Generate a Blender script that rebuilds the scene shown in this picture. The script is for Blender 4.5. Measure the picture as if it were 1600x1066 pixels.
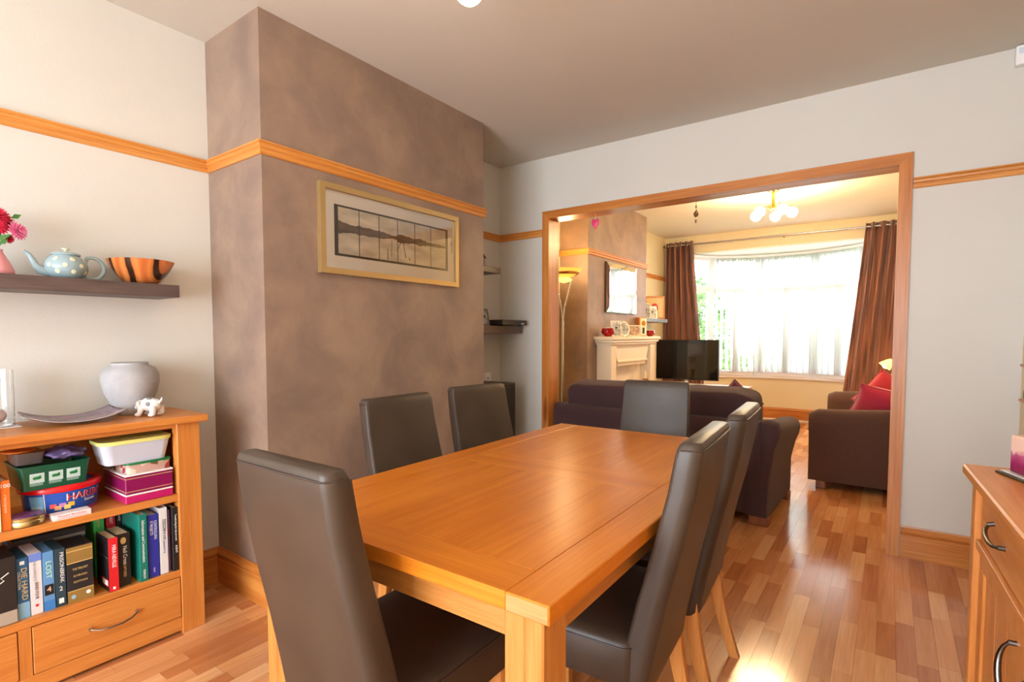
import bpy, bmesh, math, random
from mathutils import Vector, Matrix, Euler
PI = math.pi
random.seed(7)
for o in list(bpy.data.objects):
    bpy.data.objects.remove(o, do_unlink=True)
SC = bpy.context.scene
COL = SC.collection

# ---------------------------------------------------------------- camera
CAM_H, YAW, PITCH, ROLL = 1.2266, 0.6347, -0.0503, -0.0012
F_PX, CX, CY = 827.66, 800 - 19.2, 533 + 32.7
def cam_axes():
    Fw = Vector((-math.sin(YAW)*math.cos(PITCH), math.cos(YAW)*math.cos(PITCH), math.sin(PITCH)))
    R = Vector((math.cos(YAW), math.sin(YAW), 0)); U = R.cross(Fw)
    R2 = R*math.cos(ROLL)+U*math.sin(ROLL); U2 = -R*math.sin(ROLL)+U*math.cos(ROLL)
    return R2, U2, Fw
cR, cU, cF = cam_axes()
cd = bpy.data.cameras.new('camera'); cam = bpy.data.objects.new('camera', cd); COL.objects.link(cam)
m = Matrix((cR, cU, -cF)).transposed().to_4x4(); m.translation = (0, 0, CAM_H); cam.matrix_world = m
cd.sensor_fit = 'HORIZONTAL'; cd.sensor_width = 36; cd.lens = F_PX/1600*36
cd.shift_x = -(CX-800)/1600; cd.shift_y = (CY-533)/1600; cd.clip_start = .02; cd.clip_end = 200
SC.camera = cam

# ---------------------------------------------------------------- world, lights, exposure
w = bpy.data.worlds.new('overcast_sky'); SC.world = w; w.use_nodes = True
bg = w.node_tree.nodes['Background']; bg.inputs[0].default_value = (.86, .93, 1, 1); bg.inputs[1].default_value = 15.0
def area(name, loc, rot, sx, sy, power, col=(1, 1, 1)):
    l = bpy.data.lights.new(name, 'AREA'); l.shape = 'RECTANGLE'; l.size = sx; l.size_y = sy; l.energy = power; l.color = col
    o = bpy.data.objects.new(name, l); COL.objects.link(o); o.location = loc; o.rotation_euler = rot
    return o
def point(name, loc, power, col, r=.04, parent=None):
    l = bpy.data.lights.new(name, 'POINT'); l.energy = power; l.color = col; l.shadow_soft_size = r
    o = bpy.data.objects.new(name, l); COL.objects.link(o); o.location = loc
    return o
# daylight through the garden window behind the camera, and through the bay window
area('garden_window_light', (-.95, -2.56, 1.35), (math.radians(90), 0, 0), 2.4, 1.9, 95, (.80, .90, 1))
area('bay_window_light', (-1.2, 10.0, 3.7), (math.radians(-54), 0, 0), 4.5, 2.0, 460, (1, .98, .95))
LAMP_W = (1, .70, .36); LAMP_D = (1, .87, .70)
SC.view_settings.view_transform = 'Standard'; SC.view_settings.look = 'None'
SC.view_settings.exposure = -0.20; SC.view_settings.gamma = 1; SC.view_settings.use_curve_mapping = False

# ---------------------------------------------------------------- helpers
def S(r, g, b):
    f = lambda c: (c/255/12.92) if c/255 <= .04045 else ((c/255+.055)/1.055)**2.4
    return (f(r), f(g), f(b), 1)
def newmat(name):
    m = bpy.data.materials.new(name); m.use_nodes = True
    nt = m.node_tree; return m, nt, nt.nodes['Principled BSDF']
def nd(nt, t, **k):
    n = nt.nodes.new(t)
    for a, b in k.items(): setattr(n, a, b)
    return n
def ramp(nt, stops):
    r = nd(nt, 'ShaderNodeValToRGB'); e = r.color_ramp.elements
    e[0].position, e[0].color = stops[0]; e[1].position, e[1].color = stops[-1]
    for p, c in stops[1:-1]:
        x = e.new(p); x.color = c
    return r
def coords(nt, scale=(1, 1, 1), rot=(0, 0, 0), loc=(0, 0, 0)):
    tc = nd(nt, 'ShaderNodeTexCoord'); mp = nd(nt, 'ShaderNodeMapping')
    mp.inputs['Scale'].default_value = scale; mp.inputs['Rotation'].default_value = rot; mp.inputs['Location'].default_value = loc
    nt.links.new(tc.outputs['Object'], mp.inputs['Vector']); return mp
def bump(nt, bs, src, strength, dist=.002):
    b = nd(nt, 'ShaderNodeBump'); b.inputs['Strength'].default_value = strength; b.inputs['Distance'].default_value = dist
    nt.links.new(src, b.inputs['Height']); nt.links.new(b.outputs[0], bs.inputs['Normal'])
def plain(name, col, rough=.5, metal=0, **k):
    m, nt, bs = newmat(name)
    bs.inputs['Base Color'].default_value = col; bs.inputs['Roughness'].default_value = rough; bs.inputs['Metallic'].default_value = metal
    n = nd(nt, 'ShaderNodeTexNoise'); n.inputs['Scale'].default_value = 60; n.inputs['Detail'].default_value = 2
    mp = coords(nt); nt.links.new(mp.outputs[0], n.inputs['Vector'])
    mr = nd(nt, 'ShaderNodeMapRange'); mr.inputs['To Min'].default_value = max(0, rough-.04); mr.inputs['To Max'].default_value = min(1, rough+.04)
    nt.links.new(n.outputs[0], mr.inputs[0]); nt.links.new(mr.outputs[0], bs.inputs['Roughness'])
    for a, b in k.items(): bs.inputs[a].default_value = b
    return m
def wood(name, c1, c2, c3, axis, rough=.35, fine=1.0, off=0, spec=.5, knots=False, ringy=.0):
    m, nt, bs = newmat(name)
    lo, hi = 1.1*fine, 17*fine
    sc = [hi, hi, hi]; sc[axis] = lo
    mp = coords(nt, sc, loc=(off, off*.7, off*1.3))
    n1 = nd(nt, 'ShaderNodeTexNoise'); n1.inputs['Scale'].default_value = 1.0; n1.inputs['Detail'].default_value = 5; n1.inputs['Roughness'].default_value = .6; n1.inputs['Distortion'].default_value = .6
    sc2 = [150*fine]*3; sc2[axis] = 5*fine
    mp2 = coords(nt, sc2)
    n2 = nd(nt, 'ShaderNodeTexNoise'); n2.inputs['Scale'].default_value = 1.0; n2.inputs['Detail'].default_value = 2
    nt.links.new(mp.outputs[0], n1.inputs['Vector']); nt.links.new(mp2.outputs[0], n2.inputs['Vector'])
    mx = nd(nt, 'ShaderNodeMath', operation='MULTIPLY_ADD'); mx.inputs[1].default_value = .38
    sub = nd(nt, 'ShaderNodeMath', operation='MULTIPLY'); sub.inputs[1].default_value = .72
    nt.links.new(n1.outputs[0], sub.inputs[0]); nt.links.new(n2.outputs[0], mx.inputs[0]); nt.links.new(sub.outputs[0], mx.inputs[2])
    rp = ramp(nt, [(.36, c1), (.53, c2), (.72, c3)])
    nt.links.new(mx.outputs[0], rp.inputs[0])
    last = rp.outputs[0]
    if knots:
        mp3 = coords(nt, tuple(1.6 if i == axis else 9 for i in range(3)), loc=(.3, .1, .7))
        v = nd(nt, 'ShaderNodeTexVoronoi'); v.inputs['Scale'].default_value = 1.0
        nt.links.new(mp3.outputs[0], v.inputs['Vector'])
        kr = ramp(nt, [(.0, (.25, .12, .05, 1)), (.13, (.5, .33, .2, 1)), (.22, (1, 1, 1, 1))])
        nt.links.new(v.outputs['Distance'], kr.inputs[0])
        mu = nd(nt, 'ShaderNodeMix', data_type='RGBA', blend_type='MULTIPLY'); mu.inputs[0].default_value = .8
        nt.links.new(last, mu.inputs[6]); nt.links.new(kr.outputs[0], mu.inputs[7]); last = mu.outputs[2]
    nt.links.new(last, bs.inputs['Base Color'])
    bs.inputs['Roughness'].default_value = rough; bs.inputs['Specular IOR Level'].default_value = spec
    if 'laminate' not in name: bump(nt, bs, mx.outputs[0], .12, .001)
    return m
def mottled(name, ca, cb, cc, scale=2.4, rough=.55, bstr=.15):
    m, nt, bs = newmat(name)
    mp = coords(nt)
    n = nd(nt, 'ShaderNodeTexNoise'); n.inputs['Scale'].default_value = scale; n.inputs['Detail'].default_value = 6; n.inputs['Roughness'].default_value = .6; n.inputs['Distortion'].default_value = .35
    nt.links.new(mp.outputs[0], n.inputs['Vector'])
    r = ramp(nt, [(.36, ca), (.5, cb), (.64, cc)]); nt.links.new(n.outputs[0], r.inputs[0]); nt.links.new(r.outputs[0], bs.inputs['Base Color'])
    bs.inputs['Roughness'].default_value = rough
    n2 = nd(nt, 'ShaderNodeTexNoise'); n2.inputs['Scale'].default_value = 90; n2.inputs['Detail'].default_value = 3
    nt.links.new(mp.outputs[0], n2.inputs['Vector']); bump(nt, bs, n2.outputs[0], bstr, .002)
    return m
def paint(name, col, rough=.85, scale=140, bstr=.25):
    m, nt, bs = newmat(name); bs.inputs['Roughness'].default_value = rough
    mp = coords(nt); n = nd(nt, 'ShaderNodeTexNoise'); n.inputs['Scale'].default_value = 1.3; n.inputs['Detail'].default_value = 3
    nt.links.new(mp.outputs[0], n.inputs['Vector'])
    a = tuple(c*.97 for c in col[:3])+(1,)
    r = ramp(nt, [(.35, a), (.65, col)]); nt.links.new(n.outputs[0], r.inputs[0]); nt.links.new(r.outputs[0], bs.inputs['Base Color'])
    n2 = nd(nt, 'ShaderNodeTexNoise'); n2.inputs['Scale'].default_value = scale; n2.inputs['Detail'].default_value = 2
    nt.links.new(mp.outputs[0], n2.inputs['Vector']); bump(nt, bs, n2.outputs[0], bstr, .0015)
    return m
def fabric(name, ca, cb, scale=260, rough=.95, bstr=.5, sheen=.3):
    m, nt, bs = newmat(name); mp = coords(nt)
    n = nd(nt, 'ShaderNodeTexNoise'); n.inputs['Scale'].default_value = scale; n.inputs['Detail'].default_value = 2
    nt.links.new(mp.outputs[0], n.inputs['Vector'])
    r = ramp(nt, [(.3, ca), (.7, cb)]); nt.links.new(n.outputs[0], r.inputs[0]); nt.links.new(r.outputs[0], bs.inputs['Base Color'])
    bs.inputs['Roughness'].default_value = rough; bs.inputs['Sheen Weight'].default_value = sheen
    bump(nt, bs, n.outputs[0], bstr, .002); return m
def emit(name, col, strength):
    m, nt, bs = newmat(name); bs.inputs['Base Color'].default_value = col
    bs.inputs['Emission Color'].default_value = col; bs.inputs['Emission Strength'].default_value = strength; return m

OAK = [wood('oak_axis_%s' % a, S(184, 108, 44), S(202, 125, 56), S(216, 144, 72), i, .36, off=i*3.1) for i, a in enumerate('xyz')]
TOAK = [wood('table_oak_axis_%s' % a, S(186, 101, 20), S(201, 115, 27), S(214, 131, 40), i, .30, off=i*2.3+5) for i, a in enumerate('xyz')]
PINE = [wood('pine_axis_%s' % a, S(170, 98, 40), S(192, 118, 50), S(212, 142, 70), i, .33, .8, off=i*4.1+9, knots=True) for i, a in enumerate('xyz')]
RAIL = [wood('rail_pine_axis_%s' % a, S(188, 118, 50), S(206, 136, 62), S(222, 156, 82), i, .4, .8, off=i*4.1+2) for i, a in enumerate('xyz')]
ENDG = wood('end_grain', S(166, 112, 62), S(184, 132, 78), S(198, 150, 94), 0, .5, 2.2, off=4)
TLEG = [wood('table_frame_oak_%s' % a, S(168, 104, 44), S(184, 120, 56), S(200, 138, 72), i, .38, 1.6, off=i*1.9+3) for i, a in enumerate('xyz')]
LEGW = wood('chair_leg_oak', S(190, 122, 54), S(208, 140, 68), S(222, 158, 86), 2, .4, off=8)
M_WALL = paint('dining_wall_paint', S(212, 209, 201))
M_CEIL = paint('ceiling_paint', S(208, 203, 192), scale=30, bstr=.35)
M_LWALL = paint('lounge_wall_paint', S(236, 220, 180))
M_RWALL = paint('right_wall_paint', S(238, 218, 184))
M_BREAST = mottled('taupe_suede_paint', S(128, 107, 95), S(143, 119, 103), S(156, 131, 112), 3.2)
M_WHITE = paint('white_upvc', S(245, 245, 245), .35, bstr=.02)
M_STONE = paint('cream_stone', S(236, 222, 196), .5, bstr=.1)
M_WENGE = wood('wenge_shelf', S(72, 58, 56), S(88, 72, 68), S(104, 86, 80), 1, .42, 1.6)
M_CHROME = plain('brushed_chrome', S(190, 188, 184), .25, 1)
M_PEWTER = plain('pewter_metal', S(120, 116, 110), .3, 1)
M_BRASS = plain('polished_brass', S(214, 160, 84), .22, 1)
M_GOLD = plain('champagne_gold', S(196, 168, 116), .35, .7)
M_GLASS, _nt, _b = newmat('clear_glass'); _b.inputs['Transmission Weight'].default_value = 1; _b.inputs['Roughness'].default_value = .01; _b.inputs['IOR'].default_value = 1.45; _b.inputs['Base Color'].default_value = (1, 1, 1, 1)
def leather():
    m, nt, bs = newmat('brown_leather'); mp = coords(nt)
    v = nd(nt, 'ShaderNodeTexVoronoi', feature='DISTANCE_TO_EDGE'); v.inputs['Scale'].default_value = 420
    n = nd(nt, 'ShaderNodeTexNoise'); n.inputs['Scale'].default_value = 5; n.inputs['Detail'].default_value = 3
    nt.links.new(mp.outputs[0], v.inputs['Vector']); nt.links.new(mp.outputs[0], n.inputs['Vector'])
    r = ramp(nt, [(.35, S(58, 47, 39)), (.65, S(68, 56, 46))]); nt.links.new(n.outputs[0], r.inputs[0]); nt.links.new(r.outputs[0], bs.inputs['Base Color'])
    bs.inputs['Roughness'].default_value = .40; bs.inputs['Specular IOR Level'].default_value = .42
    bump(nt, bs, v.outputs[0], .18, .0015); return m
M_LEATHER = leather()
M_SEAM = plain('leather_piping', S(60, 46, 40), .42)
M_SOFA = fabric('aubergine_brown_fabric', S(58, 38, 40), S(78, 52, 52), sheen=.08)
M_SOFA2 = fabric('chocolate_brown_fabric', S(74, 50, 42), S(94, 64, 52), sheen=.1)
M_PAPER = plain('book_pages', S(232, 226, 212), .8)
M_OLDPAPER = plain('aged_book_pages', S(214, 190, 150), .85)

class MB:
    """collects shapes in one bmesh; build() links it as one mesh object"""
    def __init__(s): s.bm = bmesh.new()
    def box(s, x0, x1, y0, y1, z0, z1, bev=0, seg=1, rot=None, mat=0):
        r = bmesh.ops.create_cube(s.bm, size=1)
        vs = r['verts']
        c = Vector(((x0+x1)/2, (y0+y1)/2, (z0+z1)/2))
        for v in vs: v.co = Vector((v.co.x*(x1-x0), v.co.y*(y1-y0), v.co.z*(z1-z0)))
        fs = set(f for v in vs for f in v.link_faces)
        for f in fs: f.material_index = mat
        if bev:
            es = set(e for v in vs for e in v.link_edges)
            rr = bmesh.ops.bevel(s.bm, geom=list(es), offset=bev, segments=seg, affect='EDGES', profile=.5)
            vs = list(set(list(rr['verts'])+[v for v in vs if v.is_valid]))
            allv = set(vs)
            for f in rr['faces']:
                f.material_index = mat
                for v in f.verts: allv.add(v)
            vs = list(allv)
        for v in vs:
            if rot is not None: v.co = rot @ v.co
            v.co += c
        return s
    def loft(s, rings, cap=True, closed=True, mat=0):
        R = [[s.bm.verts.new(p) for p in ring] for ring in rings]
        n = len(R[0])
        for a, b in zip(R, R[1:]):
            for i in range(n if closed else n-1):
                j = (i+1) % n
                f = s.bm.faces.new((a[i], a[j], b[j], b[i])); f.material_index = mat
        if cap and closed:
            f = s.bm.faces.new(list(reversed(R[0]))); f.material_index = mat
            f = s.bm.faces.new(R[-1]); f.material_index = mat
        return s
    def lathe(s, prof, c=(0, 0, 0), n=28, sx=1, sy=1, mat=0, cap=True):
        rings = []
        for r, z in prof:
            rings.append([(c[0]+max(r, 1e-4)*sx*math.cos(2*PI*i/n), c[1]+max(r, 1e-4)*sy*math.sin(2*PI*i/n), c[2]+z) for i in range(n)])
        return s.loft(rings, cap=cap, mat=mat)
    def tube(s, pts, r, n=8, mat=0, flat=1.0):
        pts = [Vector(p) for p in pts]; rs = r if isinstance(r, (list, tuple)) else [r]*len(pts)
        up = Vector((0, 0, 1)); rings = []; prev = None
        for i, p in enumerate(pts):
            t = (pts[min(i+1, len(pts)-1)]-pts[max(i-1, 0)]).normalized()
            if prev is None:
                a = t.orthogonal().normalized() if abs(t.dot(up)) > .95 else t.cross(up).normalized()
            else:
                a = (prev-t*prev.dot(t)).normalized()
            prev = a; b = t.cross(a)
            rings.append([tuple(p+rs[i]*(a*math.cos(2*PI*k/n)+b*flat*math.sin(2*PI*k/n))) for k in range(n)])
        return s.loft(rings, mat=mat)
    def ball(s, c, rx, ry=None, rz=None, n=16, mat=0):
        ry = ry or rx; rz = rz or rx; m2 = n//2+1
        rings = []
        for j in range(1, m2):
            a = -PI/2+PI*j/m2
            rings.append([(c[0]+rx*math.cos(a)*math.cos(2*PI*i/n), c[1]+ry*math.cos(a)*math.sin(2*PI*i/n), c[2]+rz*math.sin(a)) for i in range(n)])
        return s.loft(rings, mat=mat)
    def grid(s, fn, nu, nv, mat=0):
        V = [[s.bm.verts.new(fn(i/nu, j/nv)) for i in range(nu+1)] for j in range(nv+1)]
        for j in range(nv):
            for i in range(nu):
                f = s.bm.faces.new((V[j][i], V[j][i+1], V[j+1][i+1], V[j+1][i])); f.material_index = mat
        return s
    def prism(s, poly, axis, a0, a1, mat=0):
        """polygon in the two other axes extruded along axis"""
        def P(q, a):
            l = list(q); l.insert(axis, a); return tuple(l)
        return s.loft([[P(q, a0) for q in poly], [P(q, a1) for q in poly]], mat=mat)
    def build(s, name, mats, parent=None, smooth=False, angle=40, loc=None):
        bmesh.ops.recalc_face_normals(s.bm, faces=s.bm.faces)
        me = bpy.data.meshes.new(name); s.bm.to_mesh(me); s.bm.free()
        for mt in (mats if isinstance(mats, (list, tuple)) else [mats]): me.materials.append(mt)
        if smooth:
            for p in me.polygons: p.use_smooth = True
            me.set_sharp_from_angle(angle=math.radians(angle))
        o = bpy.data.objects.new(name, me); COL.objects.link(o)
        if parent: o.parent = parent
        if loc: o.location = loc
        return o
def tag(o, label=None, cat=None, group=None, kind=None):
    if label: o['label'] = label
    if cat: o['category'] = cat
    if group: o['group'] = group
    if kind: o['kind'] = kind
    return o
def thing(name, label, cat, loc=(0, 0, 0), rz=0, group=None):
    o = bpy.data.objects.new(name, None); COL.objects.link(o); o.location = loc; o.rotation_euler = (0, 0, rz); o.empty_display_size = .1
    return tag(o, label, cat, group)
def setting(name, loc=(0, 0, 0)):
    o = bpy.data.objects.new(name, None); COL.objects.link(o); o.location = loc; o['kind'] = 'structure'; o.empty_display_size = .1; return o
def struct(name, mb, mat, parent=None, **k):
    o = mb.build(name, mat, parent, **k)
    if not parent: o['kind'] = 'structure'
    return o
def copy_tree(o, parent=None):
    c = o.copy(); COL.objects.link(c)
    if parent: c.parent = parent
    for ch in list(o.children): copy_tree(ch, c)
    return c
def text(name, body, size, xdir, ydir, at, mat, parent=None, align='CENTER', width=None, bold=.0, ext=.0004):
    cu = bpy.data.curves.new(name, 'FONT'); cu.body = body; cu.size = size; cu.align_x = align; cu.align_y = 'CENTER'; cu.extrude = ext; cu.offset = bold; cu.resolution_u = 2
    t = bpy.data.objects.new(name, cu); COL.objects.link(t)
    dg = bpy.context.evaluated_depsgraph_get(); dg.update()
    me = bpy.data.meshes.new_from_object(t.evaluated_get(dg)); bpy.data.objects.remove(t, do_unlink=True)
    xs = [v.co.x for v in me.vertices]
    k = 1
    if width and xs and (max(xs)-min(xs)) > 0: k = width/(max(xs)-min(xs))
    X = Vector(xdir); Y = Vector(ydir); N = X.cross(Y); A = Vector(at)
    for v in me.vertices: v.co = A+X*(v.co.x*k)+Y*v.co.y+N*v.co.z
    me.materials.clear(); me.materials.append(mat)
    o = bpy.data.objects.new(name, me); COL.objects.link(o)
    if parent: o.parent = parent
    return o
def rrect(w, d, r, n=4):
    """rounded rectangle outline, ccw"""
    pts = []
    for (cx, cy, a0) in ((w/2-r, d/2-r, 0), (-w/2+r, d/2-r, 90), (-w/2+r, -d/2+r, 180), (w/2-r, -d/2+r, 270)):
        for i in range(n+1):
            a = math.radians(a0+90*i/n); pts.append((cx+r*math.cos(a), cy+r*math.sin(a)))
    return pts

# ---------------------------------------------------------------- room dimensions
H = 2.625
XA, XB, Y0, Y1, YP, YL = -2.678, -2.205, 1.263, 2.813, 3.641, 3.760
XR, YB = .53, -2.4
XO0, XO1, ZO = -2.186, .013, 2.142          # inner faces of the opening
XB2, Y20, Y21, YBAY = -2.37, 4.654, 6.171, 7.704
BX, BY, BA, BB = -1.2, 7.66, 1.22, .90       # bay plan ellipse
T = .12
floor = struct('floor', MB().box(XA-T, XR+T, YB-T, 8.9, -.08, -.008), plain('subfloor', S(120, 80, 50), .7))
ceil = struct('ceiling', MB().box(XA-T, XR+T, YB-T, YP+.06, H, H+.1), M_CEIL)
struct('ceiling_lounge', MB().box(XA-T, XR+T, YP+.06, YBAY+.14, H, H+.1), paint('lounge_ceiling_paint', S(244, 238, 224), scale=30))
struct('wall_left', MB().box(XA-T, XA, YB-T, YP, -.06, H), M_WALL)
struct('wall_left_lounge', MB().box(XA-T, XA, YP+.06, YBAY+.14, -.06, H), M_LWALL)
struct('wall_chimney_dining', MB().box(XA, XB, Y0, Y1, -.008, H), M_BREAST)
struct('wall_chimney_lounge', MB().box(XA, XB2, Y20, Y21, -.008, H), M_BREAST)
mb = MB().box(XA, XO0-.02, YP, YP+.06, -.008, H).box(XO1+.02, XR, YP, YP+.06, -.008, H).box(XO0-.02, XO1+.02, YP, YP+.06, ZO+.02, H)
struct('wall_partition', mb, M_WALL)
mb = MB().box(XA, XO0-.02, YP+.06, YL, -.008, H).box(XO1+.02, XR, YP+.06, YL, -.008, H).box(XO0-.02, XO1+.02, YP+.06, YL, ZO+.02, H)
struct('wall_partition_lounge', mb, M_LWALL)
struct('wall_right', MB().box(XR, XR+T, YB-T, YP+.06, -.06, H), M_RWALL)
struct('wall_right_lounge', MB().box(XR, XR+T, YP+.06, YBAY+.14, -.06, H), M_LWALL)
# back wall with the garden window the daylight comes through
mb = MB().box(XA, -2.25, YB-T, YB, -.008, H).box(.35, XR, YB-T, YB, -.008, H).box(-2.25, .35, YB-T, YB, 2.25, H).box(-2.25, .35, YB-T, YB, -.008, .35)
struct('wall_back', mb, M_WALL)
wb = setting('window_2', (-.95, YB-.06, .35))
mb = MB()
for x in (-1.30, -.45, .40, 1.23): mb.box(x, x+.07, -.03, .03, 0, 1.9, .006)
mb.box(-1.3, 1.3, -.03, .03, 0, .07, .006).box(-1.3, 1.3, -.03, .03, 1.83, 1.9, .006)
mb.build('window_frame', M_WHITE, wb)

# bay
def bay(t, off=0, cx=BX, cy=BY): return (cx+(BA-off)*math.cos(t), cy+(BB-off)*math.sin(t))
def bay_band(z0, z1, o0, o1, name, mat, parent=None, n=36):
    mb = MB(); rings = []
    for i in range(n+1):
        t = PI*(1-i/n); a = bay(t, o0); b = bay(t, o1)
        rings.append([(a[0], a[1], z0), (b[0], b[1], z0), (b[0], b[1], z1), (a[0], a[1], z1)])
    mb.loft(rings)
    o = mb.build(name, mat, parent, smooth=True, angle=30)
    return o
ZS, ZH = .60, 2.385
o = bay_band(-.06, ZS, 0, -.14, 'wall_bay', M_LWALL); o['kind'] = 'structure'
mb = MB().box(XA, BX-BA, YBAY, YBAY+.14, -.06, H).box(BX+BA, XR, YBAY, YBAY+.14, -.06, H).box(BX-BA, BX+BA, YBAY, YBAY+.14, ZH, H)
struct('wall_bay_front', mb, M_LWALL)
# bay ceiling (flat half ellipse slab)
poly = [bay(PI*(1-i/32), -.2) for i in range(33)]
poly = [(p[0], max(p[1], YBAY+.14)) for p in poly]
struct('ceiling_bay', MB().prism(poly, 2, ZH, ZH+.08), paint('bay_ceiling_paint', S(246, 244, 232)))
_q = bay_band(.0, .016, .034, .019, 'trim_bay_bead', M_WHITE); _q['kind'] = 'structure'
sill = bay_band(ZS, ZS+.03, .05, -.12, 'trim_bay_sill', M_WHITE); sill['kind'] = 'structure'
# bay window frames: five faceted lights, each with a transom and two panes
win = setting('window_1', (0, 0, 0))
M_PANE, ntp, bp = newmat('window_pane'); bp.inputs['Transmission Weight'].default_value = 1; bp.inputs['Roughness'].default_value = 0; bp.inputs['IOR'].default_value = 1.02; bp.inputs['Base Color'].default_value = (1, 1, 1, 1)
for _n in list(ntp.nodes):
    if _n.type == 'BSDF_PRINCIPLED': ntp.nodes.remove(_n)
_t = nd(ntp, 'ShaderNodeBsdfTransparent'); _g = nd(ntp, 'ShaderNodeBsdfGlossy'); _g.inputs['Roughness'].default_value = .02; _x = nd(ntp, 'ShaderNodeMixShader'); _f = nd(ntp, 'ShaderNodeFresnel'); _f.inputs[0].default_value = 1.3
ntp.links.new(_f.outputs[0], _x.inputs[0]); ntp.links.new(_t.outputs[0], _x.inputs[1]); ntp.links.new(_g.outputs[0], _x.inputs[2]); ntp.links.new(_x.outputs[0], ntp.nodes['Material Output'].inputs['Surface'])
NF = 5
ang = [PI*(.985-.97*i/NF) for i in range(NF+1)]
for i in range(NF):
    a = Vector(bay(ang[i], .0)+(0,)); b = Vector(bay(ang[i+1], .0)+(0,)); L = (b-a).length; d = (b-a)/L; rz = math.atan2(d.y, d.x)
    R = Matrix.Rotation(rz, 3, 'Z')
    def bar(mb, s0, s1, z0, z1, th=.03):
        c = a+d*((s0+s1)/2); c.z = (z0+z1)/2
        mm = MB()
        mb.box(c.x-(s1-s0)/2, c.x+(s1-s0)/2, c.y-th, c.y+th, z0, z1, .006, rot=R)
    mb = MB(); bar(mb, 0, .055, ZS+.03, ZH); bar(mb, L-.055, L, ZS+.03, ZH); bar(mb, .055, L-.055, ZS+.03, ZS+.10); bar(mb, .055, L-.055, ZH-.07, ZH); bar(mb, .055, L-.055, 1.86, 1.945)
    if L > .6: bar(mb, L/2-.035, L/2+.035, ZS+.10, 1.86)
    fr = mb.build('window_frame', M_WHITE, win)
    mb = MB(); bar(mb, .055, L-.055, ZS+.10, 1.86, .003); mb.build('pane', M_PANE, fr)
    mb = MB(); bar(mb, .055, L-.055, 1.945, ZH-.07, .003); mb.build('pane', M_PANE, fr)

# ---------------------------------------------------------------- mouldings
def molding(path, prof, name, mats, closed=False):
    """profile (d outward, z) swept along a plan path, interior on the right hand side; one mesh per run so that grain follows it"""
    P = [Vector((p[0], p[1])) for p in path]; n = len(P)
    nrm = []
    for i in range(n-1):
        d = (P[i+1]-P[i]).normalized(); nrm.append(Vector((d.y, -d.x)))
    off = []
    for i in range(n):
        if i == 0: off.append(nrm[0])
        elif i == n-1: off.append(nrm[-1])
        else:
            a, b = nrm[i-1], nrm[i]; s = a+b; off.append(s/(s.dot(a)))
    root = setting(name)
    for i in range(n-1):
        mb = MB()
        mb.loft([[(P[k].x+off[k].x*d, P[k].y+off[k].y*d, z) for d, z in prof] for k in (i, i+1)])
        ax = 0 if abs(P[i+1].x-P[i].x) > abs(P[i+1].y-P[i].y) else 1
        mb.build('moulding', mats[ax], root)
    return root
def rail_prof(zt, h=.056):
    k = [(0, 0), (.006, 0), (.012, .006), (.012, .016), (.008, .020), (.008, .024), (.016, .030), (.018, .040), (.014, .046), (.020, .050), (.020, .056), (0, .056)]
    return [(d, zt-h+z*h/.056) for d, z in k]
def skirt_prof(h=.174):
    k = [(0, 0), (.018, 0), (.018, .125), (.013, .131), (.020, .140), (.021, .150), (.016, .158), (.008, .166), (.006, .174), (0, .174)]
    return [(d, z*h/.174) for d, z in k]
ARW = .064
molding([(XA, YB), (XA, Y0), (XB, Y0), (XB, Y1), (XA, Y1), (XA, YP), (XO0-ARW, YP)], rail_prof(2.065), 'trim_1', RAIL)
molding([(XO1+ARW, YP), (XR, YP), (XR, YB)], rail_prof(2.065), 'trim_2', RAIL)
molding([(XO0-.03, YL), (XA, YL), (XA, Y20), (XB2, Y20), (XB2, Y21), (XA, Y21), (XA, YBAY), (BX-BA+.002, YBAY)], rail_prof(2.065), 'trim_3', RAIL)
molding([(XA, YB), (XA, Y0), (XB, Y0), (XB, Y1), (XA, Y1), (XA, YP), (XO0-ARW, YP)], skirt_prof(), 'baseboard_left', PINE)
molding([(XO1+ARW, YP), (XR, YP), (XR, YB)], skirt_prof(), 'baseboard_right', PINE)
molding([(XO0-.03, YL), (XA, YL), (XA, Y20), (XB2, Y20), (XB2, Y21), (XA, Y21), (XA, YBAY), (BX-BA+.03, YBAY)], skirt_prof(), 'baseboard_lounge_left', PINE)
molding([(BX+BA-.03, YBAY), (XR, YBAY), (XR, YL)], skirt_prof(), 'baseboard_lounge_right', PINE)
bb = setting('baseboard_bay')
mb = MB(); rings = []
for i in range(33):
    t = PI*(1-i/32)
    rings.append([bay(t, d)+(z,) for d, z in skirt_prof()])
mb.loft(rings).build('moulding', PINE[0], bb)
# opening: lining boards and architrave
op = setting('trim_opening')
mb = MB().box(XO0-.02, XO0, YP-.004, YL+.004, 0, ZO, .002); mb.build('jamb_lining', PINE[2], op)
mb = MB().box(XO1, XO1+.02, YP-.004, YL+.004, 0, ZO, .002); mb.build('jamb_lining', PINE[2], op)
mb = MB().box(XO0-.02, XO1+.02, YP-.004, YL+.004, ZO, ZO+.02, .002); mb.build('head_lining', PINE[0], op)
for side, yy, dy in (('front', YP, -.02), ('rear', YL, .02)):
    ya, yb_ = sorted((yy, yy+dy))
    W = .060
    for sgn, x in ((-1, XO0), (1, XO1)):
        pl = [(x, 0), (x+sgn*W, 0), (x+sgn*W, ZO+W), (x, ZO)]
        MB().prism([(p[0], p[1]) for p in pl], 1, ya, yb_).build('architrave', PINE[2], op)
    MB().prism([(XO0, ZO), (XO1, ZO), (XO1+W, ZO+W), (XO0-W, ZO+W)], 1, ya, yb_).build('architrave', PINE[0], op)

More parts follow.
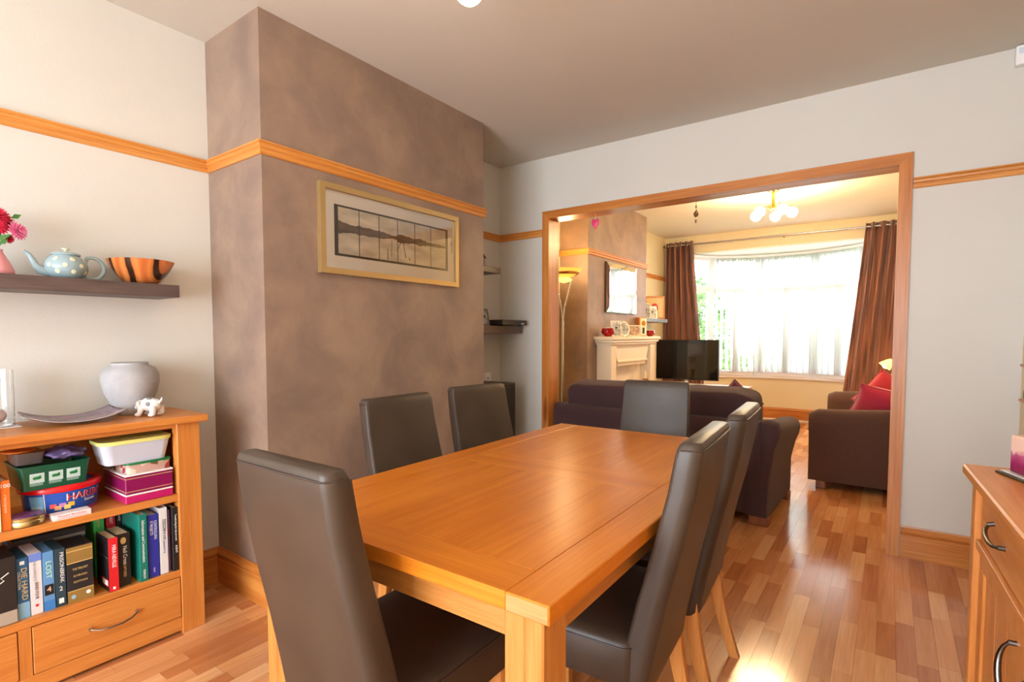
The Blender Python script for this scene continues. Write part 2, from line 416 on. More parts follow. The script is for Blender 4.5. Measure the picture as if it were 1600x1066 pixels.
# ---------------------------------------------------------------- laminate floor strips
tones = []
base = [(186, 118, 72), (204, 140, 92), (214, 152, 102), (222, 166, 116), (194, 128, 82), (182, 116, 72), (210, 146, 94)]
for i, (r, g, b) in enumerate(base):
    tones.append(wood('laminate_tone_%d' % i, S(r-16, g-16, b-14), S(r, g, b), S(r+12, g+13, b+12), 1, .15, .8, off=i*1.7, spec=.6))
    _p = tones[-1].node_tree.nodes['Principled BSDF']; _p.inputs['Specular IOR Level'].default_value = .85
def project(x, y, z=0):
    d = Vector((x, y, z))-Vector((0, 0, CAM_H)); zz = d.dot(cF)
    if zz < .3: return None
    return CX+F_PX*d.dot(cR)/zz, CY-F_PX*d.dot(cU)/zz
SW = .0635; strips = []
x = XA-.0
row = 0
while x < XR:
    y = YB-random.random()*.4
    while y < 8.6:
        L = random.choice((.24, .30, .36, .42, .48)); x1 = min(x+SW, XR); y0, y1 = max(y, YB), min(y+L, 8.56)
        y += L
        if y1-y0 < .02: continue
        xc, yc = (x+x1)/2, (y0+y1)/2
        if yc > YBAY+.02 and ((xc-BX)/BA)**2+((yc-BY)/BB)**2 > .98: continue
        if (x1 <= XB+.03 and y0 > Y0 and y1 < Y1) : continue
        area_px = 0
        q = [project(a, b) for a, b in ((x, y0), (x1, y0), (x1, y1), (x, y1))]
        if all(q):
            cxp = sum(p[0] for p in q)/4; cyp = sum(p[1] for p in q)/4
            if -40 < cxp < 1640 and cyp < 1100:
                area_px = abs(sum(q[i][0]*q[(i+1) % 4][1]-q[(i+1) % 4][0]*q[i][1] for i in range(4)))/2
                # behind the table, chairs, bookcase or sofa as seen from the camera
                if 470 < cxp < 1070 and cyp > 640: area_px *= .02
                if cxp < 1240 and cyp < 800: area_px *= .02
                if cxp < 290 and cyp < 960: area_px = 0
                if cxp > 1505: area_px *= .1
        strips.append((area_px, x, x1, y0, y1, random.choices(range(7), (3, 4, 4, 3, 4, 1.5, 3))[0]))
    x += SW; row += 1
strips.sort(key=lambda s: -s[0])
G = .00035
for i, (a, x0, x1, y0, y1, t) in enumerate(strips[:295]):
    MB().box(x0+G, x1-G, y0+G, y1-G, -.008, 0).build('floor_strip', tones[t], floor)
mb = MB()
for (a, x0, x1, y0, y1, t) in strips[295:]:
    mb.box(x0+G, x1-G, y0+G, y1-G, -.008, 0, mat=t)
so = mb.build('floor_strips_far', tones, floor); so['kind'] = 'stuff'

# ---------------------------------------------------------------- dining table
TX, TY, TR = -.906, 1.569, .006
tab = thing('dining_table', 'long golden oak dining table with boarded top between six leather chairs', 'table', (TX, TY, 0), TR)
W2, L2, ZT0, ZT1 = .4525, .823, .734, .770
RW = .092; EW = .105; g = .00035; LY = {-1: -L2+.050, 1: L2-.40}
for sx in (-1, 1):
    a, b = sorted((sx*W2, sx*(W2-RW)))
    MB().box(a, b, -L2, L2, ZT0, ZT1, .0022).build('side_board', TOAK[1], tab)
    # end grain faces of the side boards
    MB().box(a+.003, b-.003, -L2-.0006, -L2+.001, ZT0+.003, ZT1-.003).build('end_grain', ENDG, tab)
for (ya, yb_) in ((-L2+.0015, -L2+EW), (L2-EW, L2-.0015), (-.085, -g), (g, .085)):
    MB().box(-W2+RW+g, W2-RW-g, ya, yb_-.0005, ZT0+.001, ZT1-.0003, .001).build('cross_board', TOAK[0], tab)
bw = (2*W2-2*RW)/5
for (ya, yb_) in ((-L2+EW, -.085), (.085, L2-EW)):
    for k in range(5):
        x0 = -W2+RW+k*bw
        mt = TOAK[1]
        MB().box(x0+.0002, x0+bw-.0002, ya+g, yb_-g, ZT0+.001, ZT1-.0003-.0001*(k % 2), .0005).build('top_board', mt, tab)
for sx in (-1, 1):
    x = sx*(W2-.045); MB().box(min(x, x-sx*.022), max(x, x-sx*.022), -L2+.10, L2-.44, .655, ZT0, .001).build('apron', TLEG[1], tab)
for sy in (-1, 1):
    y = LY[sy]; MB().box(-W2+.10, W2-.10, min(y, y-sy*.022), max(y, y-sy*.022), .655, ZT0, .001).build('apron', TLEG[0], tab)
for sx in (-1, 1):
    for sy in (-1, 1):
        x, y = sx*(W2-(.058 if sy < 0 else .140)), LY[sy]
        mb = MB().box(x-.0415, x+.0035, y-.0415, y+.0415, 0, ZT0, .003).box(x+.0045, x+.0415, y-.0415, y+.0415, 0, ZT0, .003).box(x-.01, x+.02, y-.039, y+.039, .001, ZT0-.001)
        mb.build('leg', TLEG[2], tab)

# ---------------------------------------------------------------- leather dining chairs
def rear_y(z):
    pts = [(.30, .190), (.38, .201), (.45, .214), (.60, .245), (.73, .276), (.86, .303), (.98, .320)]
    for (a, b), (c, d) in zip(pts, pts[1:]):
        if z <= c: return b+(d-b)*(z-a)/(c-a)
    return pts[-1][1]
def back_thick(z): return .072-.012*max(0, min(1, (z-.35)/.6))
def back_half(z): return .212-.022*max(0, min(1, (z-.35)/.63))
def make_chair():
    r = thing('dining_chair', '', 'chair', (0, 0, 0))
    # backrest
    mb = MB(); rings = []
    zs = [.318, .322, .335]+[.335+(.945-.335)*i/14 for i in range(1, 15)]+[.962, .973, .979, .981]
    for z in zs:
        hw, th, ry = back_half(z), back_thick(z), rear_y(min(z, .98))
        k = 0
        if z > .945: k = .013*(1-math.sqrt(max(0, 1-((z-.945)/.0362)**2)))
        if z < .335: k = .006*(.335-z)/.017
        cy = ry-th/2
        w2, t2 = hw-k, (th-2*k*.9)/2; pr = []
        for (sx_, sy_, a0, rr_) in ((1, 1, 0, .030), (-1, 1, 90, .030), (-1, -1, 180, .010), (1, -1, 270, .010)):
            rr_ = min(rr_, t2*.95)
            for i_ in range(5):
                a_ = math.radians(a0+90*i_/4); pr.append((sx_*(w2-rr_)+rr_*math.cos(a_), sy_*(t2-rr_)+rr_*math.sin(a_)))
        ring = []
        for (px, py) in pr:
            puff = 0
            if py < 0: puff = -.010*(1-(px/hw)**2)*max(0, math.sin(PI*min(1, max(0, (z-.40)/.58))))
            ring.append((px, cy+py+puff, z))
        rings.append(ring)
    mb.loft(rings); mb.build('backrest', M_LEATHER, r, smooth=True, angle=60)
    # seams: rear vertical edges and top edge
    for sx in (-1, 1):
        for fr in (0,):
            pts = []
            for i in range(16):
                z = .33+.632*i/15; hw = back_half(z)-.0032; y = rear_y(z)-.004 if fr else rear_y(z)-back_thick(z)+.005
                pts.append((sx*hw, y, z))
            MB().tube(pts, .0022, 6).build('piping', M_SEAM, r, smooth=True)
    bh_ = back_half(.965); y1_ = rear_y(.965); y0_ = y1_-back_thick(.965)
    pts = [(-bh_+.001, y0_+.012, .964), (-bh_+.001, y1_-.030, .964), (-bh_+.010, y1_-.008, .964), (-bh_+.030, y1_, .964), (0, y1_+.001, .964), (bh_-.030, y1_, .964), (bh_-.010, y1_-.008, .964), (bh_-.001, y1_-.030, .964), (bh_-.001, y0_+.012, .964)]
    MB().tube(pts, .0022, 6).build('piping', M_SEAM, r, smooth=True)
    # seat
    mb = MB(); rings = []
    def ring(k, z, crown=0):
        p = rrect(.44-2*k, .395-2*k, .030, 4)
        return [(a, b-.025, z) for a, b in p]
    for k, z in ((.006, .375), (0, .382), (0, .470), (.003, .482), (.010, .490), (.028, .4955), (.07, .499), (.13, .501)): rings.append(ring(k, z))
    mb.loft(rings); st = mb.build('seat', M_LEATHER, r, smooth=True, angle=60)
    p = rrect(.441, .396, .030, 4); p.append(p[0])
    MB().tube([(a, b-.025, .474) for a, b in p], .0022, 6).build('seat_piping', M_SEAM, r, smooth=True)
    # legs
    for sx in (-1, 1):
        mb = MB(); mb.loft([[(sx*.193+a*(1-.25*t), -.195+b*(1-.25*t), .376*(1-t)) for a, b in rrect(.042, .042, .004, 2)] for t in (0, .5, 1)])
        mb.build('leg', LEGW, r, smooth=True, angle=30)
        mb = MB(); rings = []
        for i in range(10):
            t = i/9; z = .376*(1-t); y = .165+.080*t**1.7; wd = .040-.012*t
            rings.append([(sx*.188+a*(wd/.04), y+b*(1-.22*t), z) for a, b in rrect(.036, .046, .004, 2)])
        mb.loft(rings); mb.build('leg', LEGW, r, smooth=True, angle=30)
    return r
CH = [  # origin x, y, rotation, width scale, label
    (-.955, .876, 180.0, .86, 'brown leather dining chair nearest the camera, seen from behind at the table end'),
    (-1.323, 1.487, 91.5, .96, 'brown leather dining chair left of the table, nearer one beside the taupe wall'),
    (-1.358, 2.015, 84.8, .97, 'brown leather dining chair left of the table, farther one before the alcove'),
    (-.968, 2.499, 7.1, .90, 'brown leather dining chair at the far table end, against the sofa back'),
    (-.659, 1.381, -86.1, 1.02, 'brown leather dining chair right of the table, nearer the table corner'),
    (-.675, 1.905, -86.1, 1.02, 'brown leather dining chair right of the table, farther one of the two'),
]
c0 = make_chair()
for i, (x, y, rz, kx, lab) in enumerate(CH):
    c = c0 if i == 0 else copy_tree(c0)
    c.location = (x, y, 0); c.rotation_euler = (0, 0, math.radians(rz)); c.scale = (kx, 1, 1); c['label'] = lab; c['group'] = 'leather chairs around the dining table'

# ---------------------------------------------------------------- bookcase on the left
BXF = -2.314
bc = thing('bookcase', 'low oak bookcase with two open shelves above a drawer, against the left wall', 'bookcase', (0, 0, 0))
bcl = lambda mb, n, mt, par=bc: mb.build(n, mt, par)
bcl(MB().box(-2.656, -2.284, -.28, 1.050, .872, .900, .004), 'top', OAK[1])
bcl(MB().box(-2.655, -2.32, -.22, -.195, .02, .872, .002), 'side_panel', OAK[2])
bcl(MB().box(-2.655, -2.362, 1.000, 1.022, .02, .872, .002), 'side_panel', OAK[2])
bcl(MB().box(-2.660, -2.652, -.20, 1.00, .05, .872), 'back_panel', OAK[1])
for (ya, yb_) in ((.938, 1.026), (-.24, -.15)): bcl(MB().box(-2.360, BXF, ya, yb_, 0, .872, .002), 'corner_post', OAK[2])
for (ya, yb_) in ((.962, 1.026), (-.24, -.17)): bcl(MB().box(-2.656, -2.612, ya, yb_, 0, .872, .002), 'corner_post', OAK[2])
bcl(MB().box(-2.340, -2.322, -.15, .938, .853, .872, .001), 'top_rail', OAK[1])
bcl(MB().box(-2.652, -2.320, -.195, 1.000, .552, .580, .002), 'shelf', OAK[1])
bcl(MB().box(-2.652, -2.320, -.195, 1.000, .238, .265, .002), 'shelf', OAK[1])
bcl(MB().box(-2.34, -2.320, -.15, .938, .012, .068, .001), 'bottom_rail', OAK[1])
bcl(MB().box(-2.36, -2.320, .432, .466, .068, .238, .001), 'divider', OAK[2])
bcl(MB().box(-2.6, -2.34, -.19, .99, .064, .07), 'bottom_panel', OAK[1])
for (ya, yb_) in ((.4685, .9355), (-.148, .4295)):
    dr = bcl(MB().box(-2.345, -2.318, ya, yb_, .0705, .2355, .002), 'drawer', OAK[1])
    ym = (ya+yb_)/2
    pts = [(-2.306-.0, ym-.074, .158), (-2.296, ym-.05, .150), (-2.292, ym-.02, .147), (-2.292, ym+.02, .148), (-2.296, ym+.05, .154), (-2.306, ym+.074, .164)]
    mb = MB().tube(pts, [.0035, .004, .0045, .0045, .004, .0035], 8)
    mb.tube([(-2.318, ym-.074, .158), (-2.305, ym-.074, .158)], .007, 8).tube([(-2.318, ym+.074, .164), (-2.305, ym+.074, .164)], .007, 8)
    mb.build('drawer_handle', M_CHROME, dr, smooth=True)

# books and cases on the lower shelf
def rgb(*c, rough=.4): return plain('cover_%d_%d_%d' % c, S(*c), rough)
M_TXW = plain('white_ink', S(240, 240, 240), .5); M_TXK = plain('black_ink', S(24, 24, 26), .5); M_TXG = plain('gold_ink', S(214, 186, 120), .4); M_TXR = plain('red_ink', S(206, 30, 40), .5); M_TXB = plain('blue_ink', S(60, 110, 190), .5)
DOWN, RIGHT, UP = (0, 0, -1), (0, 1, 0), (0, 0, 1)
ZB = .2655
def book(name, label, y0, y1, ztop, cover, depth=.135, xf=-2.345, zb=ZB, pages=None, titles=(), cat='book', group='books on the lower shelf of the bookcase', extra=None, tilt=0):
    r = thing(name, label, cat, (xf-depth/2, (y0+y1)/2, zb), 0, group)
    if tilt: r.rotation_euler = (tilt, 0, 0)
    d, hw, hh = depth/2, (y1-y0)/2-.0006, ztop-zb
    if pages is None:
        MB().box(-d, d, -hw, hw, 0, hh, .0012).build('case', cover, r)
        # paper sleeve line under the clear edge of the case
        MB().box(-d+.002, d+.0004, -hw+.001, hw-.001, .004, hh-.004).build('sleeve', cover, r)
    else:
        t = .0022
        mb = MB().box(-d, d, -hw, -hw+t, 0, hh, .0005).box(-d, d, hw-t, hw, 0, hh, .0005).box(d-t, d+.0012, -hw, hw, 0, hh, .0010)
        mb.build('cover', cover, r)
        MB().box(-d+.003, d-t, -hw+t, hw-t, .003, hh-.004).build('pages', pages, r)
    for (body, zc, size, ink, *rest) in titles:
        o = (rest[0] if rest else 0); wd = rest[1] if len(rest) > 1 else None; up = rest[2] if len(rest) > 2 else False
        if up: text('title', body, size, RIGHT, UP, (d+.0020, o, zc-zb), ink, r, width=wd)
        else: text('title', body, size, DOWN, RIGHT, (d+.0020, o, zc-zb), ink, r, width=wd)
    if extra: extra(r, d, hw, hh)
    return r
def band(r, x, y0, y1, z0, z1, mat, name='band'): return MB().box(x, x+.0012, y0, y1, z0, z1).build(name, mat, r)
def black_box_extra(r, d, hw, hh):
    pts = [(d+.0014, hw-.075+.07*0, .17)]
    MB().tube([(d+.001, hw-.05, .140), (d+.001, hw-.030, .152), (d+.001, hw-.038, .162), (d+.001, hw-.018, .175)], .0016, 6).build('emblem', M_PAPER, r)
    MB().box(d, d+.0012, -hw+.002, hw-.001, .002, .045).build('torn_band', plain('kraft_grey', S(170, 156, 140), .7), r)
book('box_set', 'large black box set at the left end of the lower shelf', .235, .4375, .492, rgb(36, 34, 34), .15, -2.335, extra=black_box_extra, cat='box set')
def dh(r, d, hw, hh):
    band(r, d, -hw, hw, .0, .055, rgb(130, 180, 214), 'spine_patch'); band(r, d, -.006, .006, hh-.022, hh-.010, M_TXW, 'spine_logo')
book('dvd_case', 'blue DVD case with DIE HARD down its spine, beside the black box set', .4385, .4715, .474, rgb(40, 96, 140), extra=dh, titles=[('DIE HARD', .385, .022, M_TXG, .003, .11), ('COLLECTION', .40, .010, M_TXW, -.010, .06)], cat='dvd')
def fr(r, d, hw, hh): band(r, d, -hw, hw, hh-.028, hh, rgb(110, 140, 220), 'spine_patch'); band(r, d+.0003, -.004, .004, .028, .036, M_TXR, 'spine_logo')
book('dvd_case', 'white DVD case with a lilac top, second of the DVDs from the left', .4725, .5065, .480, rgb(228, 222, 226), extra=fr, titles=[('THE COMPLETE', .42, .010, plain('grey_ink', S(150, 150, 156), .5), -.004, .07), ('SERIES FOUR', .35, .012, M_TXK, .0, .06)], cat='dvd')
def ls(r, d, hw, hh): band(r, d, -hw+.003, hw-.003, .055, .092, M_TXK, 'spine_patch'); band(r, d, -hw, hw, 0, .035, rgb(60, 130, 200), 'spine_patch')
book('dvd_case', 'pale blue DVD case with LOST and a 4 on its spine', .5075, .5395, .474, rgb(96, 150, 206), extra=ls, titles=[('LOST', .41, .022, plain('mint_ink', S(190, 240, 190), .5), 0, .06), ('4', .34, .026, plain('orange_ink', S(240, 190, 150), .5), 0, None, True)], cat='dvd')
def pb(r, d, hw, hh): band(r, d, -.007, .007, .012, .03, M_TXW, 'spine_logo')
book('dvd_case', 'dark teal DVD case with PRISON BREAK on its spine', .5405, .5715, .474, rgb(38, 66, 78), extra=pb, titles=[('PRISON', .43, .016, M_TXW, .004, .06), ('BREAK', .375, .016, M_TXW, .004, .045), ('2', .33, .022, M_TXW, 0, None, True)], cat='dvd')
def gb(r, d, hw, hh):
    gm = rgb(150, 118, 62)
    band(r, d, -hw, hw, hh-.058, hh-.002, gm, 'gold_panel'); band(r, d, -hw, hw, 0, .042, gm, 'gold_panel')
    band(r, d+.0004, -hw, hw, hh-.017, hh-.014, M_TXG, 'gold_line'); band(r, d+.0004, -hw, hw, hh-.060, hh-.057, M_TXG, 'gold_line'); band(r, d+.0004, -hw, hw, .041, .043, M_TXG, 'gold_line')
    MB().lathe([(.007, 0), (.007, .001)], n=20).build('seal', plain('pale_blue', S(150, 190, 214), .4), r).matrix_local = Matrix.Translation((d+.0012, -.022, .020)) @ Matrix.Rotation(PI/2, 4, 'Y')
    MB().lathe([(.007, 0), (.007, .001)], n=20).build('seal', M_TXW, r).matrix_local = Matrix.Translation((d+.0012, .022, .024)) @ Matrix.Rotation(PI/2, 4, 'Y')
book('tin_box', 'black and gold collector box in the middle of the lower shelf', .5735, .652, .468, rgb(38, 38, 42), .125, -2.345, extra=gb, titles=[('THE TRILOGY', .385, .011, M_TXG, 0, .045, True), ('EXTENDED', .360, .009, M_TXG, 0, .04, True), ('EDITION', .338, .009, M_TXG, 0, .04, True)], cat='box set')
def rd(r, d, hw, hh):
    MB().box(-.01, .055, -hw-.0008, -hw, .018, .045).build('barcode_panel', M_TXR, r); MB().box(-.004, .049, -hw-.0014, -hw, .022, .041).build('barcode', M_PAPER, r)
    MB().box(-d+.004, d-.004, -hw-.0007, -hw, .128, .130).build('cover_line', rgb(120, 120, 124), r)
    band(r, d+.0008, -.004, .004, .008, .018, M_TXW, 'spine_logo')
red_cover = plain('red_spine', S(214, 34, 44), .4)
r = book('paperback', 'thick paperback with a red spine and black back cover, beside the gold box', .693, .7245, .470, plain('black_cover', S(34, 32, 36), .35), .125, -2.325, pages=M_OLDPAPER, titles=[('MIRA NEVILLE', .40, .018, M_TXW, .002, .085)], extra=rd)
band(r, .125/2+.0004, -.0150, .0150, .001, .2045, red_cover, 'spine')
def bk(r, d, hw, hh): MB().ball((d+.001, 0, hh-.028), .001, .010, .014, 12).build('spine_emblem', M_TXG, r)
book('paperback', 'thick black paperback with a gold emblem, right of the red spined paperback', .7255, .7715, .470, rgb(36, 34, 34), .125, -2.345, pages=M_OLDPAPER, titles=[('Neil Cross', .385, .020, M_TXW, .004, .07), ('CAPTURED', .325, .013, M_TXG, .002, .05)], extra=bk)
book('textbook', 'tall teal textbook reading Information and Communication', .795, .8235, .532, rgb(20, 122, 108), .17, -2.325, pages=M_PAPER, titles=[('Information and Communication', .425, .014, M_TXW, 0, .165), ('PEARSON', .295, .010, M_TXW, 0, .035)])
book('textbook', 'tall royal blue textbook reading CONTROLLING IT PROJECTS', .8275, .867, .518, rgb(48, 56, 170), .17, -2.335, pages=M_PAPER, titles=[('CONTROLLING', .455, .014, M_TXW, .008, .075), ('IT PROJECTS', .465, .014, M_TXW, -.006, .055), ('WILEY', .295, .008, M_TXW, 0, .02)])
book('textbook', 'tall white textbook with bold black title, between the blue and black books', .870, .9, .536, rgb(226, 228, 230), .17, -2.335, pages=M_PAPER, titles=[('DESIGN', .465, .018, M_TXK, .002, .045), ('FOR LIVES', .425, .012, M_TXK, .002, .04), ('ESSAYS', .375, .009, M_TXB, 0, .05)])
book('paperback', 'slim lilac and red paperback squeezed beside the black hardback', .901, .9125, .518, rgb(126, 96, 140), .15, -2.345, pages=M_PAPER, titles=[('stories', .43, .008, M_TXR, 0, .04)])
book('textbook', 'tall black textbook at the right end of the lower shelf', .914, .9405-.003, .528, rgb(34, 32, 32), .17, -2.328, pages=M_PAPER, titles=[('Transforming the way we work', .445, .010, M_TXW, .002, .11), ('KING', .355, .010, M_TXW, .002, .03)])
# back row
for (nm, lab, a, b, zt, c, dp, tt, ink) in (
    ('paperback', 'bright green book in the back row, behind the red spined paperback', .705, .741, .515, (80, 190, 96), .12, 'go', M_TXG),
    ('paperback', 'red book in the back row, behind the red spined and black paperbacks', .747, .779, .518, (190, 40, 50), .12, 'NEXT', M_TXW),
    ('paperback', 'black book in the back row, left of the patterned green one', .783, .803, .520, (40, 38, 42), .12, 'noir', M_TXW),
    ('paperback', 'grey green patterned book in the back row, beside the tall teal textbook', .812, .852, .527, (96, 124, 112), .12, 'atlas', M_TXW)):
    book(nm, lab, a, b, zt, rgb(*c), dp, -2.515, pages=M_PAPER, titles=[(tt, zt-.035, .014, ink, 0, .03)], group='books in the back row of the lower shelf')
def flat_book(label, y0, y1, z0, z1, x0, x1, c, group, pg=M_PAPER):
    r = thing('book', label, 'book', ((x0+x1)/2, (y0+y1)/2, z0), 0, group)
    hx, hy, h = (x1-x0)/2, (y1-y0)/2, z1-z0
    MB().box(-hx, hx, -hy, hy, 0, .002, .0004).box(-hx, hx, -hy, hy, h-.002, h, .0004).box(-hx, hx, -hy, -hy+.002, 0, h, .0004).build('cover', c, r)
    MB().box(-hx+.002, hx-.002, -hy+.002, hy-.002, .002, h-.002).build('pages', pg, r)
for k, (lab, c, h) in enumerate((('thick dark grey album at the bottom of the pile behind the DVD cases', (64, 62, 66), .17), ('red bound book lying in the pile behind the DVD cases', (140, 50, 50), .02), ('blue book lying near the top of the pile behind the DVD cases', (70, 130, 190), .018), ('black book lying on top of the pile behind the DVD cases', (44, 42, 44), .02))):
    z0 = ZB+(0, .17, .19, .208)[k]
    flat_book(lab, .46, .675+.0*k, z0+.0002, z0+h, -2.640, -2.512+.008*k, rgb(*c), 'books lying behind the DVD cases', rgb(50, 48, 50) if k in (0, 3) else rgb(150, 140, 130))

# boxes, tubs and tins on the upper shelf
ZU = .5802
def taper_box(mb, cx, cy, wx, wy, z0, z1, k0=.9, r=.012, mat=0):
    rings = []
    for t in (0, .04, 1):
        s = k0+(1-k0)*t
        rings.append([(cx+a*s, cy+b*s, z0+(z1-z0)*t) for a, b in rrect(wx, wy, r, 4)])
    return mb.loft(rings, mat=mat)
gb1 = thing('gift_box', 'magenta gift box with white ribbon lines, bottom right on the upper shelf', 'box', (-2.44, .841, ZU), 0)
MB().box(-.11, .11, -.083, .083, 0, .030, .003).build('base', plain('magenta_card', S(190, 30, 104), .35), gb1)
MB().box(-.1105, .1105, -.0835, .0835, .030, .036, .001).build('ribbon', M_TXW, gb1)
MB().box(-.11, .11, -.083, .083, .036, .106, .003).build('body', plain('plum_card', S(136, 22, 84), .3), gb1)
MB().box(-.1115, .1115, -.0845, .0845, .1065, .1125, .001).build('lid_edge', M_TXW, gb1)
MB().box(-.1108, .1108, -.0838, .0838, .046, .048).box(-.1108, .1108, -.0838, .0838, .096, .098).build('gold_line', M_TXG, gb1)
xt = thing('cake_tin', 'patterned tin with a green lid, on top of the magenta gift box', 'tin', (-2.44, .845, ZU+.113), 0)
mb = MB(); taper_box(mb, 0, 0, .20, .155, 0, .034, 1, .015)
def pat():
    m, nt, bs = newmat('robin_pattern'); mp = coords(nt, (1, 1, 1)); v = nd(nt, 'ShaderNodeTexVoronoi'); v.inputs['Scale'].default_value = 38
    nt.links.new(mp.outputs[0], v.inputs['Vector']); sep = nd(nt, 'ShaderNodeSeparateColor'); nt.links.new(v.outputs['Color'], sep.inputs[0])
    r = ramp(nt, [(.2, S(196, 160, 150)), (.5, S(220, 200, 180)), (.7, S(150, 60, 60)), (.9, S(110, 90, 60))]); r.color_ramp.interpolation = 'CONSTANT'
    nt.links.new(sep.outputs[0], r.inputs[0]); nt.links.new(r.outputs[0], bs.inputs['Base Color']); return m
mb.build('body', pat(), xt, smooth=True, angle=40)
mb = MB(); taper_box(mb, 0, 0, .206, .161, .034, .042, 1, .018); mb.build('lid', plain('green_lid', S(30, 120, 70), .35), xt, smooth=True, angle=40)
tb = thing('food_tub', 'ribbed translucent food tub with a pale yellow lid, topmost on the right pile', 'tub', (-2.405, .808, ZU+.1555), 0)
mb = MB(); rings = []
N = 96
outl = rrect(.14, .235, .03, 23)
for t in (0, .05, 1):
    s = .86+.14*t
    rings.append([(a*s*(1+.006*(k % 2)), b*s*(1+.006*(k % 2)), .078*t) for k, (a, b) in enumerate(outl)])
mb.loft(rings); mb.build('body', plain('milky_plastic', S(196, 202, 220), .35), tb)
mb = MB(); taper_box(mb, 0, 0, .152, .249, .078, .092, .985, .035); mb.build('lid', plain('lemon_lid', S(232, 234, 140), .4), tb, smooth=True, angle=50)
# sweets tub
hb = thing('sweet_tub', 'oval blue sweet tub with red lid and red lettering, on the upper shelf', 'tub', (-2.478, .600, ZU), 0)
def ovl(s, z, rx=.100, ry=.118, n=48): return [(rx*s*math.cos(2*PI*i/n), ry*s*math.sin(2*PI*i/n), z) for i in range(n)]
MB().loft([ovl(.88, 0), ovl(.90, .004), ovl(.97, .086)]).build('body', plain('blue_tub', S(34, 88, 190), .3), hb, smooth=True, angle=40)
MB().loft([ovl(.905, .0045), ovl(.905, .012)]).build('red_base_line', M_TXR, hb, smooth=True)
MB().loft([ovl(.98, .083), ovl(1.04, .086), ovl(1.05, .100), ovl(1.0, .108), ovl(.86, .1085), ovl(.84, .104)]).build('lid', plain('red_lid', S(226, 24, 34), .25), hb, smooth=True, angle=40)
MB().loft([ovl(.83, .1042), ovl(.83, .1052)]).build('lid_disc', plain('blue_disc', S(40, 70, 160), .4), hb)
def wrap_text(name, body, size, a0, z, mat, parent, kx=1.0):
    """lettering laid round the oval tub"""
    o = text(name, body, size, (1, 0, 0), (0, 1, 0), (0, 0, 0), mat, parent)
    for v in o.data.vertices:
        s = (.895+.085*((z+v.co.y)/.086)); a = a0+v.co.x*kx/.108
        v.co = Vector(((.100*s+.0012+v.co.z)*math.cos(a), (.118*s+.0012+v.co.z)*math.sin(a), z+v.co.y))
    return o
wrap_text('lettering_backing', 'HARIBO', .037, math.radians(30), .061, M_TXW, hb).scale = (.999, .999, 1)
o = wrap_text('lettering', 'HARIBO', .034, math.radians(30), .061, M_TXR, hb); o.scale = (1.008, 1.008, 1)
wrap_text('lettering', 'Starmix', .014, math.radians(36), .040, M_TXW, hb)
def patch(name, a0, a1, z0, z1, mat, off=.0008):
    def f(u, v):
        a = a0+(a1-a0)*u; z = z0+(z1-z0)*v; s = .895+.085*(z/.086)
        return ((.100*s+off)*math.cos(a), (.118*s+off)*math.sin(a), z)
    MB().grid(f, 8, 2).build(name, mat, hb, smooth=True)
patch('side_label', math.radians(-62), math.radians(-38), .012, .076, plain('sky_label', S(120, 180, 226), .4))
patch('label_line', math.radians(-37), math.radians(-35.5), .012, .084, M_TXW, .0010)
patch('text_block', math.radians(-60), math.radians(-40), .018, .040, plain('pale_label', S(170, 204, 234), .5), .0012)
for k, (a, c) in enumerate(((-24, (230, 90, 90)), (-10, (200, 130, 190)), (3, (240, 190, 60)), (-17, (236, 180, 130)), (-3, (240, 220, 120)))):
    patch('sweet_picture', math.radians(a-5), math.radians(a+5), .020+.008*(k < 3), .036+.008*(k < 3), rgb(*c), .0012+.0002*k)
gp = thing('plastic_punnet', 'dark green plastic tray with three small pictures, on top of the sweet tub', 'tray', (-2.462, .562, ZU+.1092), 0)
def hollow(parent, name, wx, wy, h, k0, mat, r=.012):
    mb = MB()
    o_ = lambda s, z: [(a*s, b*s, z) for a, b in rrect(wx, wy, r, 4)]
    mb.loft([o_(k0, 0), o_(1, h), o_(1.03, h), o_(1.03, h+.004), o_(.985, h+.004), o_(.97, h-.004), o_(k0-.03, .004)])
    return mb.build(name, mat, parent, smooth=True, angle=40)
hollow(gp, 'tray_body', .19, .200, .082, .90, plain('bottle_green', S(16, 84, 62), .3))
for k, y in enumerate((-.054, -.002, .048)):
    def f(u, v, y=y): 
        z = .026+.034*v; s = .90+.10*z/.082
        return (.095*s+.0012, (y+.0+.040*u-.018), z)
    MB().grid(f, 1, 1).build('picture_label', plain('pale_picture', S(188, 216, 216), .4), gp)
    def f2(u, v, y=y):
        z = .016+.009*v; s = .90+.10*z/.082
        return (.095*s+.0012, (y+.036*u-.018), z)
    MB().grid(f2, 1, 1).build('caption', plain('grey_caption', S(120, 160, 150), .5), gp)
    zl = .044; s = .90+.10*zl/.082
    mb = MB(); mb.ball((.095*s+.002, y+.002, zl), .001, .013, .006, 10)
    mb.tube([(.095*s+.002, y-.008, zl-.004), (.095*s+.002, y+.012, zl+.007)], .0025, 6); mb.build('leaf_picture', plain('leaf_green', S(20, 120, 60), .5), gp)
